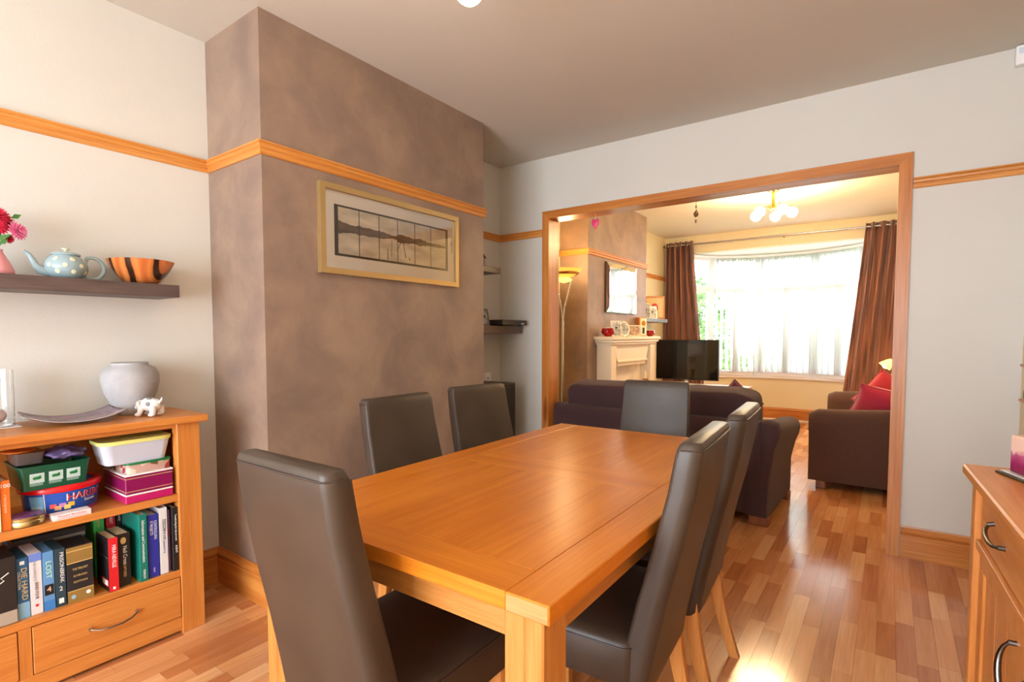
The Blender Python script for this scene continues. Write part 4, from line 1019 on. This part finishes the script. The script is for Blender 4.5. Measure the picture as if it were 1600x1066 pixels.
# ---------------------------------------------------------------- ceiling lights
def globe_light(name, label, loc, nb, R, drop, gm, power, ph, gr=.05, lc=LAMP_W):
    r = thing(name, label, 'light', loc, 0)
    MB().lathe([(.052, 0), (.052, -.008), (.030, -.030), (.016, -.034)], n=28).build('ceiling_rose', M_BRASS, r, smooth=True, angle=40)
    MB().lathe([(.015, -.030), (.015, -drop+.06), (.022, -drop+.055), (.024, -drop+.035), (.014, -drop+.02), (.003, -drop+.015)], n=20).build('stem', M_BRASS, r, smooth=True, angle=40)
    for k in range(nb):
        a = ph+2*PI*k/nb; c, s = math.cos(a), math.sin(a)
        pts = [(c*.015, s*.015, -drop+.05), (c*R*.35, s*R*.35, -drop+.078), (c*R*.65, s*R*.65, -drop+.072), (c*R*.86, s*R*.86, -drop+.040)]
        arm = MB().tube(pts, .0045, 8).build('arm', M_BRASS, r, smooth=True)
        MB().lathe([(.010, .012), (.022, .004), (.020, -.004)], c=(c*R*.9, s*R*.9, -drop+.030), n=16).build('cup', M_BRASS, arm, smooth=True)
        MB().ball((c*R, s*R, -drop), gr, gr, gr*.94, 20).build('glass_shade', gm, r, smooth=True, angle=90)
        if power: point(name+'_bulb', (loc[0]+c*(R+.005), loc[1]+s*(R+.005), loc[2]-drop-gr-.02), power, lc, .045)
    return r
GLB = emit('lit_opal_glass', (1, .75, .44, 1), 95); GLD = emit('lit_frosted_glass', (1, .86, .68, 1), 14)
globe_light('globe_chandelier', 'brass ceiling light with five lit opal globes in the lounge', (-.945, 5.735, H), 5, .165, .225, GLB, 11, math.radians(20))
globe_light('ceiling_spotlight', 'brass ceiling light over the dining table with lit shades at the top edge', (-1.17, 1.30, H), 4, .17, .205, GLD, 1.0, math.radians(103), lc=LAMP_D)

# ---------------------------------------------------------------- floor lamp in the lounge
fl = thing('uplighter_lamp', 'tall brushed steel uplighter floor lamp beside the left jamb, lit amber', 'floor lamp', (-2.405, 4.235, 0), 0)
MB().lathe([(.125, 0), (.13, .006), (.125, .02), (.03, .028), (.014, .04)], n=36).build('base', M_CHROME, fl, smooth=True, angle=40)
MB().tube([(0, 0, .03), (0, 0, 1.36)], .012, 12).build('pole', M_CHROME, fl, smooth=True)
MB().tube([(0, 0, 1.36), (.012, .006, 1.48), (.045, .022, 1.62), (.075, .036, 1.74)], .008, 10).build('arm', M_CHROME, fl, smooth=True)
MB().tube([(0, 0, 1.36), (-.012, -.006, 1.48), (-.040, -.022, 1.62), (-.058, -.032, 1.735)], .008, 10).build('arm', M_CHROME, fl, smooth=True)
AMB = emit('amber_glass', (1, .50, .07, 1), 1.5); AMB.node_tree.nodes['Principled BSDF'].inputs['Base Color'].default_value = (.30, .12, .01, 1)
MB().lathe([(.03, 1.745), (.09, 1.762), (.142, 1.795), (.155, 1.822), (.150, 1.822), (.135, 1.80), (.08, 1.772)], c=(.01, .0, 0), n=40, cap=False).build('bowl', AMB, fl, smooth=True, angle=50)
MB().lathe([(.120, 1.770), (.143, 1.787), (.143, 1.792), (.120, 1.776)], c=(.01, 0, 0), n=40, cap=False).build('bowl_rim', M_BRASS, fl, smooth=True)
MB().lathe([(.01, 1.700), (.055, 1.712), (.075, 1.728), (.055, 1.744), (.01, 1.748)], c=(.01, 0, 0), n=32).build('lower_glass', emit('amber_glow', (1, .68, .16, 1), 2.2), fl, smooth=True, angle=60)
point('uplighter_bulb', (-2.395, 4.235, 1.90), 18, LAMP_W, .06)

# ---------------------------------------------------------------- sofas
def pillow(mb, c, w_, d, h, n=18, pw=.55, rot=None, sag=0, vz=.6):
    """soft box: superellipsoid with gentle dimples"""
    c = Vector(c)
    def se(a, p): return math.copysign(abs(a)**p, a)
    rings = []
    for j in range(1, n):
        b = -PI/2+PI*j/n; ring = []
        for i in range(2*n):
            a = 2*PI*i/(2*n)
            p = Vector((w_/2*se(math.cos(b), pw)*se(math.cos(a), pw*.8), d/2*se(math.cos(b), pw)*se(math.sin(a), pw*.8), h/2*se(math.sin(b), vz)))
            p.z += .010*math.sin(9*p.x/w_*2+3)*math.cos(3*p.y/d) - sag*(1-(2*p.x/w_)**2)
            if rot is not None: p = rot @ p
            ring.append(tuple(c+p))
        rings.append(ring)
    return mb.loft(rings)
def sofa(name, label, loc, rz, W_, fabric_, nseat=2, arm_h=.60, back_h=.67, cush_h=.87, D=.88):
    """local: back to -Y, seat opens to +Y, x across"""
    r = thing(name, label, 'sofa', loc, rz)
    h = W_/2
    MB().box(-h+.16, h-.16, .10, D-.04, .06, .30, .02, 2).build('base', fabric_, r)
    # outer back panel, leaning outwards at the top with rounded top edge
    mb = MB(); rings = []
    for i in range(9):
        t = i/8; x = -h+.10+t*(W_-.20)
        pr = [(.16, .06), (.06, .06), (.03, .35), (-.005, back_h-.06), (.0, back_h-.02), (.03, back_h), (.10, back_h), (.16, back_h-.03), (.19, .40)]
        rings.append([(x, a, b) for a, b in pr])
    mb.loft(rings); mb.build('back', fabric_, r, smooth=True, angle=50)
    # arms: scrolled outward
    for sx in (-1, 1):
        mb = MB(); rings = []
        n = 16
        for i in range(n+1):
            t = i/n; y = .03+t*(D-.03)
            k = 1.0
            if i in (0, n): k = .90
            top = arm_h+.075*(1-t)**1.5
            prof_ = [(.13, .06), (.0, .06), (-.002, .30), (-.03, top-.18), (-.055, top-.11), (-.062, top-.06), (-.045, top-.015), (.0, top), (.06, top-.005), (.115, top-.04), (.13, top-.10), (.125, .35)]
            cx0 = .04; cz0 = .35
            ring = []
            for a, b in prof_:
                a2, b2 = cx0+(a-cx0)*k, cz0+(b-cz0)*(k if b > .1 else 1)
                ring.append((sx*(h-.05-a2-.0), y, b2))
            rings.append(ring)
        mb.loft(rings); mb.build('arm', fabric_, r, smooth=True, angle=85)
        for yy in (.07, D-.09):
            MB().box(sx*(h-.10)-.06, sx*(h-.10)+.06, yy-.035, yy+.035, 0, .061, .006).build('foot', wood('sofa_foot', S(110, 62, 36), S(130, 76, 44), S(150, 92, 54), 2, .35), r)
    wseat = (W_-.36)/nseat
    for k in range(nseat):
        cx0 = -h+.18+wseat*(k+.5)
        mb = MB(); pillow(mb, (cx0, .53, .385), wseat*.995, .66, .19, pw=.30); mb.build('seat_cushion', fabric_, r, smooth=True, angle=90)
        mb = MB(); pillow(mb, (cx0, .215, cush_h-.165), (W_-.20)/nseat, .24, .33, pw=.22, rot=Matrix.Rotation(.16, 3, 'X'), vz=.42); mb.build('back_cushion', fabric_, r, smooth=True, angle=90)
    return r
s1 = sofa('sofa', 'aubergine brown fabric sofa with its back to the dining table', (-1.400, 3.665, 0), math.radians(-1.5), 1.70, M_SOFA, 2, .615, .672, .855)
s2 = sofa('sofa', 'chocolate brown fabric two seater sofa along the right wall of the lounge', (.505, 5.72, 0), math.radians(90), 1.76, M_SOFA2, 2, .635, .70, .74, D=1.01)
def cushion(label, loc, rot, w_, h_, th, mt, group=None, cname='cushion'):
    r = thing(cname, label, 'cushion', loc, 0, group); r.rotation_euler = rot
    mb = MB()
    def f(sgn):
        def g(u, v):
            a, b = 2*u-1, 2*v-1
            e = ((1-a*a)*(1-b*b))**.42; k = 1-.06*(1-a*a)*(abs(b)**2); k2 = 1-.06*(1-b*b)*(abs(a)**2)
            return (w_/2*a*k2, sgn*th/2*e, h_/2*b*k)
        return g
    mb.grid(f(1), 16, 16).grid(f(-1), 16, 16)
    bmesh.ops.remove_doubles(mb.bm, verts=mb.bm.verts, dist=1e-5)
    mb.build('pad', mt, r, smooth=True, angle=100)
    pts = []
    for i in range(65):
        t = i/16; s_ = int(t) % 4; q = (t-int(t))*2-1
        a, b = ((q, -1), (1, q), (-q, 1), (-1, -q))[s_]
        pts.append((w_/2*a*(1-.06*(1-b*b)), 0, h_/2*b*(1-.06*(1-a*a))))
    MB().tube(pts, .004, 6).build('cushion_piping', mt, r, smooth=True)
    return r
M_RASP = fabric('raspberry_fabric', S(170, 22, 52), S(206, 40, 72), 180, .8, .3, .6)
M_CORAL = fabric('coral_red_fabric', S(196, 40, 50), S(222, 66, 70), 180, .8, .3, .6)
M_PLUM = fabric('plum_fabric', S(90, 16, 36), S(116, 26, 48), 180, .8, .3, .4)
cushion('large raspberry cushion lying against the near arm of the right sofa', (.00, 5.16, .655), (math.radians(34), math.radians(14), math.radians(8)), .46, .33, .16, M_RASP)
cushion('coral red cushion leaning behind the raspberry one on the right sofa', (.0, 5.52, .69), (math.radians(24), math.radians(36), math.radians(4)), .38, .38, .14, M_CORAL)
cushion('floral cushion tucked behind the red cushions by the curtain', (.05, 5.95, .68), (math.radians(10), math.radians(20), math.radians(60)), .34, .34, .12, mottled('floral_cloth', S(90, 110, 80), S(220, 200, 180), S(200, 120, 120), 9, .8, .1))
cushion('plum cushion whose corner peeps over the right end of the aubergine sofa', (-.905, 4.18, .715), (math.radians(-12), math.radians(40), 0), .26, .26, .09, M_PLUM)

# ---------------------------------------------------------------- fireplace
fp = thing('fireplace_surround', 'cream stone fire surround with projecting mantel in the lounge', 'fireplace', (XB2, 5.455, 0), 0)
d0 = .001
MB().box(d0, .205, -.665, .665, 1.180, 1.212, .004).build('mantel_shelf', M_STONE, fp)
mb = MB().box(d0, .190, -.640, .640, 1.150, 1.180, .004).box(d0, .175, -.618, .618, 1.128, 1.150, .004); mb.build('cornice', M_STONE, fp)
MB().prism([(-.475, 1.128), (.475, 1.128), (.40, .965), (-.40, .965)], 0, d0, .135).build('frieze', M_STONE, fp)
for sgn in (-1, 1):
    a, b = sorted((sgn*.595, sgn*.475))
    MB().box(d0, .160, a, b, .06, 1.128, .004).build('pilaster', M_STONE, fp)
    a, b = sorted((sgn*.620, sgn*.465)); MB().box(d0, .175, a, b, 0, .12, .004).build('plinth', M_STONE, fp)
MB().box(d0, .150, -.41, .41, .940, .968, .006).build('inner_shelf', M_STONE, fp)
MB().box(d0, .130, -.39, .39, .905, .940, .004).build('inner_moulding', M_STONE, fp)
MB().box(d0, .03, -.475, -.22, .0, .905, .002).box(d0, .03, .22, .475, .0, .905, .002).box(d0, .03, -.22, .22, .60, .905, .002).build('back_panel', mottled('marble', S(226, 214, 196), S(236, 228, 214), S(244, 238, 228), 5, .2, 0), fp)
MB().box(.004, .05, -.20, .20, .06, .58, .01).build('fire_box', M_BRASS, fp)
MB().box(d0, .40, -.70, .70, 0, .055, .004).build('hearth', M_STONE, fp)
cs = thing('candlestick', 'tall brass candlestick standing on the hearth of the lounge fireplace', 'candlestick', (XB2+.16, 5.76, .0552), 0)
MB().lathe([(.06, 0), (.06, .01), (.02, .03), (.012, .08), (.02, .10), (.010, .14), (.010, .5), (.02, .53), (.012, .56), (.03, .66), (.034, .68), (.01, .685)], n=24).build('stick', M_BRASS, cs, smooth=True, angle=50)
MB().lathe([(.012, .684), (.012, .76)], n=16).build('candle', plain('ivory_wax', S(240, 220, 180), .5), cs)
# mantel ornaments
ZM = 1.2125
RB = plain('ruby_glass', S(150, 10, 24), .08)
def redbowl(lab, x, y, s):
    r = thing('red_bowl', lab, 'bowl', (x, y, ZM), 0)
    MB().lathe([(.03*s, 0), (.035*s, .004), (.062*s, .03*s), (.066*s, .055*s), (.055*s, .085*s), (.052*s, .085*s), (.058*s, .055*s), (.02*s, .01)], n=32).build('glass_body', RB, r, smooth=True, angle=60)
    MB().lathe([(.0555*s, .084*s), (.0555*s, .088*s)], n=32).build('rim', M_SILVER, r)
redbowl('round ruby red glass bowl at the left end of the mantel', XB2+.10, 4.905, 1.0)
redbowl('ruby red glass pot at the right end of the mantel', XB2+.10, 6.06, .80)
photo_frame('tall silver photo frame on the mantel, beside the left red bowl', (XB2+.115, 5.10, ZM), math.radians(58), .125, .165, M_SILVER, PHOTO, .20)
photo_frame('oval white photo frame in the middle of the mantel', (XB2+.10, 5.33, ZM), math.radians(62), .135, .165, plain('white_oval', S(240, 236, 230), .3), PHOTO, .14, oval=True)
photo_frame('wide pale glass photo frame on the mantel, right of the oval frame', (XB2+.10, 5.60, ZM), math.radians(64), .20, .125, plain('pale_glass_frame', S(206, 206, 190), .15), mottled('faded_photo', S(120, 90, 80), S(176, 150, 130), S(200, 180, 160), 24, .3, 0), .16)
ck = thing('mantel_clock', 'wooden mantel clock with cream front at the right of the mantel', 'clock', (XB2+.055, 5.885, ZM), math.radians(-26))
MB().box(-.035, .04, -.055, .055, 0, .215, .004).build('case', OAK[2], ck); MB().box(.0405, .044, -.046, .046, .01, .205, .002).build('face', plain('cream_face', S(240, 232, 210), .4), ck)
MB().lathe([(.030, 0), (.030, .003)], n=24).build('dial', M_BRASS, ck).matrix_local = Matrix.Translation((.044, 0, .15)) @ Matrix.Rotation(PI/2, 4, 'Y')
MB().box(.0442, .0455, -.016, .016, .03, .10).build('window', M_TXK, ck)
# mirror
mi = thing('wall_mirror', 'rectangular wall mirror hanging over the lounge fireplace', 'mirror', (XB2+.001, 5.425, 1.723), 0)
MIR = plain('mirror_silver', (.92, .94, .93, 1), .01, 1)
MIR2 = plain('mirror_bevel', (.88, .92, .90, 1), .02, 1)
MB().box(0, .020, -.392, .392, -.257, .257, .002).build('backing', plain('mirror_backing', S(50, 46, 40), .5), mi)
MB().box(.020, .0285, -.335, .335, -.205, .205).build('glass', MIR, mi)
for sgn in (-1, 1):
    MB().loft([[(.0215, sgn*.392, -.257), (.0215, sgn*.392, .257), (.0288, sgn*.335, .205), (.0288, sgn*.335, -.205)], [(.020, sgn*.392, -.257), (.020, sgn*.392, .257), (.020, sgn*.335, .205), (.020, sgn*.335, -.205)]]).build('bevel', MIR2, mi)
    MB().loft([[(.0215, -.392, sgn*.257), (.0215, .392, sgn*.257), (.0288, .335, sgn*.205), (.0288, -.335, sgn*.205)], [(.020, -.392, sgn*.257), (.020, .392, sgn*.257), (.020, .335, sgn*.205), (.020, -.335, sgn*.205)]]).build('bevel', MIR2, mi)

# alcove shelf in the lounge
slab_shelf('grey shelf with photo frames in the lounge alcove by the curtain', XA, -2.44, 6.20, 7.16, 1.395, 1.440, paint('grey_shelf', S(120, 118, 124), .5))
photo_frame('small silver photo frame on the lounge alcove shelf, leftmost', (-2.53, 6.62, 1.4402), math.radians(50), .13, .20, M_SILVER, PHOTO, .18)
photo_frame('second silver photo frame on the lounge alcove shelf, in front of the orange one', (-2.53, 6.85, 1.4402), math.radians(40), .12, .17, M_SILVER, PHOTO, .2)
of = photo_frame('orange wooden picture frame with a red oval on the lounge alcove shelf', (-2.555, 6.985, 1.4402), math.radians(30), .26, .31, OAK[0], plain('cream_mount', S(226, 200, 150), .6), .12, bd=.022)
mb = MB(); mb.ball((0, .001, .155), .045, .003, .062, 20); o = mb.build('red_oval', plain('red_picture', S(200, 50, 60), .5), of, smooth=True)
for v in o.data.vertices: v.co = Matrix.Rotation(-.12, 3, 'X') @ v.co

# ---------------------------------------------------------------- television and stand
ts = thing('tv_stand', 'low light oak television stand in the corner of the lounge', 'stand', (-1.88, 6.84, 0), math.radians(2))
MB().box(-.54, .54, -.22, .22, .56, .595, .004).build('top', OAK[0], ts)
for x in (-.5, .5): MB().box(x-.02, x+.02, -.2, .2, 0, .56, .003).build('side_panel', OAK[2], ts)
MB().box(-.48, .48, -.2, .2, .26, .285, .002).build('shelf', OAK[0], ts)
MB().box(-.48, .48, .185, .2, .0, .56).build('back_panel', OAK[0], ts)
tv = thing('television', 'flat black television on its oak stand beside the fireplace', 'television', (-2.055, 6.76, .5955), math.radians(1.5))
MB().box(-.385, .385, -.012, .030, .068, .572, .004).build('casing', plain('tv_casing', S(30, 28, 28), .3), tv)
MB().box(-.374, .374, -.0150, -.012, .082, .561).build('screen', plain('tv_screen', (.006, .006, .006, 1), .06, **{'Specular IOR Level': .7}), tv)
MB().box(-.02, .02, -.005, .02, .02, .07).build('neck', M_SILVER, tv)
mb = MB()
for sx in (-1, 1): mb.tube([(0, 0, .015), (sx*.16, -.09, .007)], .006, 8).tube([(0, 0, .015), (sx*.15, .08, .007)], .006, 8)
mb.build('stand_feet', M_SILVER, tv, smooth=True)
gc = thing('game_controller', 'small black gadget with bright studs in front of the television', 'gadget', (-1.83, 6.66, .5955), 0)
MB().box(-.07, .07, -.02, .02, 0, .022, .006).build('body', M_TXK, gc)
for x in (-.05, 0, .05): MB().ball((x, -.02, .014), .009, n=10).build('stud', M_SILVER, gc)

# ---------------------------------------------------------------- bedside style lamp behind the right sofa
lt = thing('reading_lamp', 'small brass lamp with lit amber shades behind the right sofa', 'lamp', (.22, 7.05, 0), 0)
MB().lathe([(.11, 0), (.11, .012), (.02, .03), (.01, .05)], n=28).build('base', M_BRASS, lt, smooth=True, angle=40)
MB().tube([(0, 0, .04), (-.01, 0, .5), (-.03, 0, .80), (-.07, 0, .93), (-.13, 0, .985), (-.17, 0, .975), (-.205, 0, .955)], .007, 10).build('arm', M_BRASS, lt, smooth=True)
MB().tube([(-.01, 0, .60), (.0, 0, .85), (.05, 0, .98), (.12, 0, .96)], .006, 10).build('arm', M_BRASS, lt, smooth=True)
sh = MB().lathe([(.016, .0), (.034, -.03), (.060, -.085), (.062, -.10), (.056, -.10), (.03, -.04)], n=28).build('lamp_shade', emit('amber_lampshade', (1, .60, .16, 1), 3.0), lt, smooth=True, angle=70)
sh.matrix_local = Matrix.Translation((-.20, 0, .962)) @ Matrix.Rotation(math.radians(38), 4, 'Y')
MB().ball((-.245, 0, .898), .035, n=16).build('bulb', emit('bulb_glow', (1, .85, .55, 1), 12), lt, smooth=True)
sh2 = MB().lathe([(.016, .0), (.034, -.03), (.060, -.085), (.062, -.10), (.056, -.10), (.03, -.04)], n=28).build('lamp_shade', emit('amber_lampshade_b', (1, .60, .16, 1), 3.0), lt, smooth=True, angle=70)
sh2.matrix_local = Matrix.Translation((.13, 0, .957)) @ Matrix.Rotation(math.radians(-30), 4, 'Y')
point('reading_lamp_bulb', (-.10, 6.98, .86), 9, LAMP_W, .04)

# ---------------------------------------------------------------- curtains and pole
cp = thing('curtain_pole', 'long slim metal curtain pole across the front of the bay', 'curtain pole', (0, 7.60, 2.49), 0)
MB().tube([(-2.64, 0, 0), (.42, 0, 0)], .011, 12).build('pole', M_CHROME, cp, smooth=True)
for x in (-2.645, .425): MB().ball((x, 0, 0), .022, n=14).build('finial', M_PEWTER, cp, smooth=True)
for x in (-2.6, -1.13, .38): MB().tube([(x, 0, 0), (x, .05, -.01), (x, .103, -.01)], .006, 8).build('bracket', M_PEWTER, cp, smooth=True)
def curtmat():
    m, nt, bs = newmat('rust_brown_satin'); tc = nd(nt, 'ShaderNodeTexCoord'); mp = nd(nt, 'ShaderNodeMapping'); mp.inputs['Scale'].default_value = (34, 34, .0)
    nt.links.new(tc.outputs['Object'], mp.inputs[0]); n = nd(nt, 'ShaderNodeTexNoise'); n.inputs['Scale'].default_value = 1; n.inputs['Detail'].default_value = 1; nt.links.new(mp.outputs[0], n.inputs['Vector'])
    r = ramp(nt, [(.35, S(84, 50, 36)), (.5, S(124, 76, 54)), (.65, S(146, 92, 64))]); nt.links.new(n.outputs[0], r.inputs[0]); nt.links.new(r.outputs[0], bs.inputs['Base Color'])
    bs.inputs['Roughness'].default_value = .42; bs.inputs['Sheen Weight'].default_value = .3; return m
M_CURT = curtmat()
def curtain(label, xt0, xt1, xb0, xb1, npl, seed):
    r = thing('curtain', label, 'curtain', (0, 7.60, 0), 0, None)
    rnd = random.Random(seed); ph = [rnd.uniform(-.5, .5) for _ in range(npl+2)]
    def f(u, v):
        z = 2.535-v*(2.535-.06); x0 = xt0+(xb0-xt0)*v**1.1; x1 = xt1+(xb1-xt1)*v**1.1
        x = x0+(x1-x0)*(u+.012*math.sin(u*npl*4+ph[0]))
        k = u*npl; a = .042*(1-.25*v)*math.sin(2*PI*k+ph[int(k)]*.6*v)
        return (x+.010*math.sin(4*PI*k)*v, a-.01*v, z)
    o = MB().grid(f, npl*16, 24).build('cloth', M_CURT, r, smooth=True, angle=120); sd = o.modifiers.new('t', 'SOLIDIFY'); sd.thickness = .002
    for k in range(npl*2):
        u = (k+.0)/(npl*2); x = xt0+(xt1-xt0)*u
        mb = MB(); pts = [(x, .026*math.cos(t), 2.49+.026*math.sin(t)) for t in [2*PI*i/16 for i in range(17)]]
        mb.tube(pts, .004, 6); mb.build('eyelet', M_CHROME, r, smooth=True)
    return r
curtain('rust brown pleated eyelet curtain at the left of the bay, behind the television', -2.62, -2.25, -2.64, -2.02, 5, 3)
curtain('rust brown pleated eyelet curtain at the right of the bay, behind the right sofa', -.265, .40, -.49, .36, 7, 5)

# ---------------------------------------------------------------- vertical blind in the bay
vb = thing('vertical_blind', 'white vertical slat blind following the curve of the bay window', 'blind', (0, 0, 0), 0)
M_SLAT, nts, bsl = newmat('blind_fabric'); bsl.inputs['Base Color'].default_value = (.86, .87, .86, 1); bsl.inputs['Roughness'].default_value = .8
trn = nd(nts, 'ShaderNodeBsdfTranslucent'); trn.inputs[0].default_value = (.95, .96, .97, 1); mxs = nd(nts, 'ShaderNodeMixShader'); mxs.inputs[0].default_value = .75
nts.links.new(bsl.outputs[0], mxs.inputs[1]); nts.links.new(trn.outputs[0], mxs.inputs[2]); nts.links.new(mxs.outputs[0], nts.nodes['Material Output'].inputs['Surface'])
mb = MB(); rings = []
OFF = .115
for i in range(41):
    t = PI*(.97-.94*i/40); a = bay(t, OFF-.014); b = bay(t, OFF+.014)
    rings.append([(a[0], a[1], 2.345), (b[0], b[1], 2.345), (b[0], b[1], 2.375), (a[0], a[1], 2.375)])
mb.loft(rings).build('headrail', M_WHITE, vb, smooth=True, angle=30)
# walk the arc at even spacing
arc = []; prev = None; acc = 0
for i in range(2001):
    t = PI*(.965-.93*i/2000); p = bay(t, OFF)
    if prev: acc += math.dist(p, prev)
    prev = p; arc.append((acc, t, p))
tot = arc[-1][0]; nsl = int(tot/.080)
slat0 = None; si = 0
for k in range(nsl+1):
    s_ = k*.080
    _, t, p = min(arc, key=lambda q: abs(q[0]-s_))
    if p[0] < -2.095: continue
    tang = math.atan2(-(BB-OFF)*math.cos(t)*-1, 1)  # placeholder, replaced below
    dx, dy = (BA-OFF)*math.sin(t), -(BB-OFF)*math.cos(t)
    an = math.atan2(dy, dx)
    if slat0 is None:
        def sf(u, v): return ((u-.5)*.089, .004*math.sin(PI*u), -v*1.655)
        slat0 = MB().grid(sf, 4, 1).build('blind_slat', M_SLAT, vb, smooth=True); sd = slat0.modifiers.new('t', 'SOLIDIFY'); sd.thickness = .0008
        o = slat0
    else:
        o = slat0.copy(); COL.objects.link(o)
    o.location = (p[0], p[1], 2.342); o.rotation_euler = (0, 0, an+math.radians(38+random.uniform(-2, 2)))

# ---------------------------------------------------------------- garden outside the bay
tag(struct('garden_ground', MB().box(-12, 10, 8.95, 30, -.35, -.25), paint('lawn_green', S(96, 128, 60), .9)), kind='structure')
def foliage(mb, c, rx, ry, rz_, n, leaf):
    for _ in range(n):
        v = Vector((random.gauss(0, 1), random.gauss(0, 1), random.gauss(0, 1))).normalized()*random.uniform(.75, 1.05)
        p = Vector((c[0]+v.x*rx, c[1]+v.y*ry, c[2]+v.z*rz_))
        a = Vector((random.uniform(-1, 1), random.uniform(-1, 1), random.uniform(-1, 1))).normalized(); b = a.orthogonal().normalized()
        l_ = leaf*random.uniform(.6, 1.3)
        V = [mb.bm.verts.new(q) for q in (p-a*l_, p+b*l_*.5, p+a*l_, p-b*l_*.5)]
        mb.bm.faces.new(V)
HED = mottled('hedge_leaves', S(54, 92, 40), S(88, 134, 58), S(132, 172, 86), 6, .6, 0)
hg = thing('garden_hedge', 'tall green hedge seen through the left light of the bay window', 'hedge', (-4.35, 12.6, -.25), 0)
mb = MB()
for (x, y, z, a, b, c, n) in ((0, 0, 1.5, 1.0, .6, 1.7, 3500), (-1.2, .3, 1.6, 1.1, .7, 1.9, 3000), (.7, .2, 1.3, .7, .5, 1.5, 2200)): foliage(mb, (x, y, z), a, b, c, n, .07)
o = mb.build('foliage', HED, hg); o['kind'] = 'stuff'
MB().tube([(0, 0, 0), (0, 0, 1.2)], .08, 8).tube([(-1.2, .3, 0), (-1.2, .3, 1.2)], .08, 8).build('trunk', plain('bark', S(90, 70, 50), .9), hg)
for k, (x, y, hh, lab) in enumerate(((-2.78, 11.5, .70, 'tallest of the low green shrubs outside the bay, beside the hedge'), (-2.30, 11.5, .58, 'middle low green shrub outside the bay, right of the tallest one'), (-1.84, 11.5, .46, 'lowest green shrub outside the bay, farthest from the hedge'))):
    sr = thing('garden_shrub', lab, 'shrub', (x, y, -.25), 0, 'shrubs outside the bay window')
    mb = MB(); foliage(mb, (0, 0, hh), .20, .20, hh, 1500, .04); o = mb.build('foliage', HED, sr); o['kind'] = 'stuff'
    MB().tube([(0, 0, 0), (0, 0, hh)], .03, 6).build('stem', plain('shrub_bark', S(90, 70, 50), .9), sr)
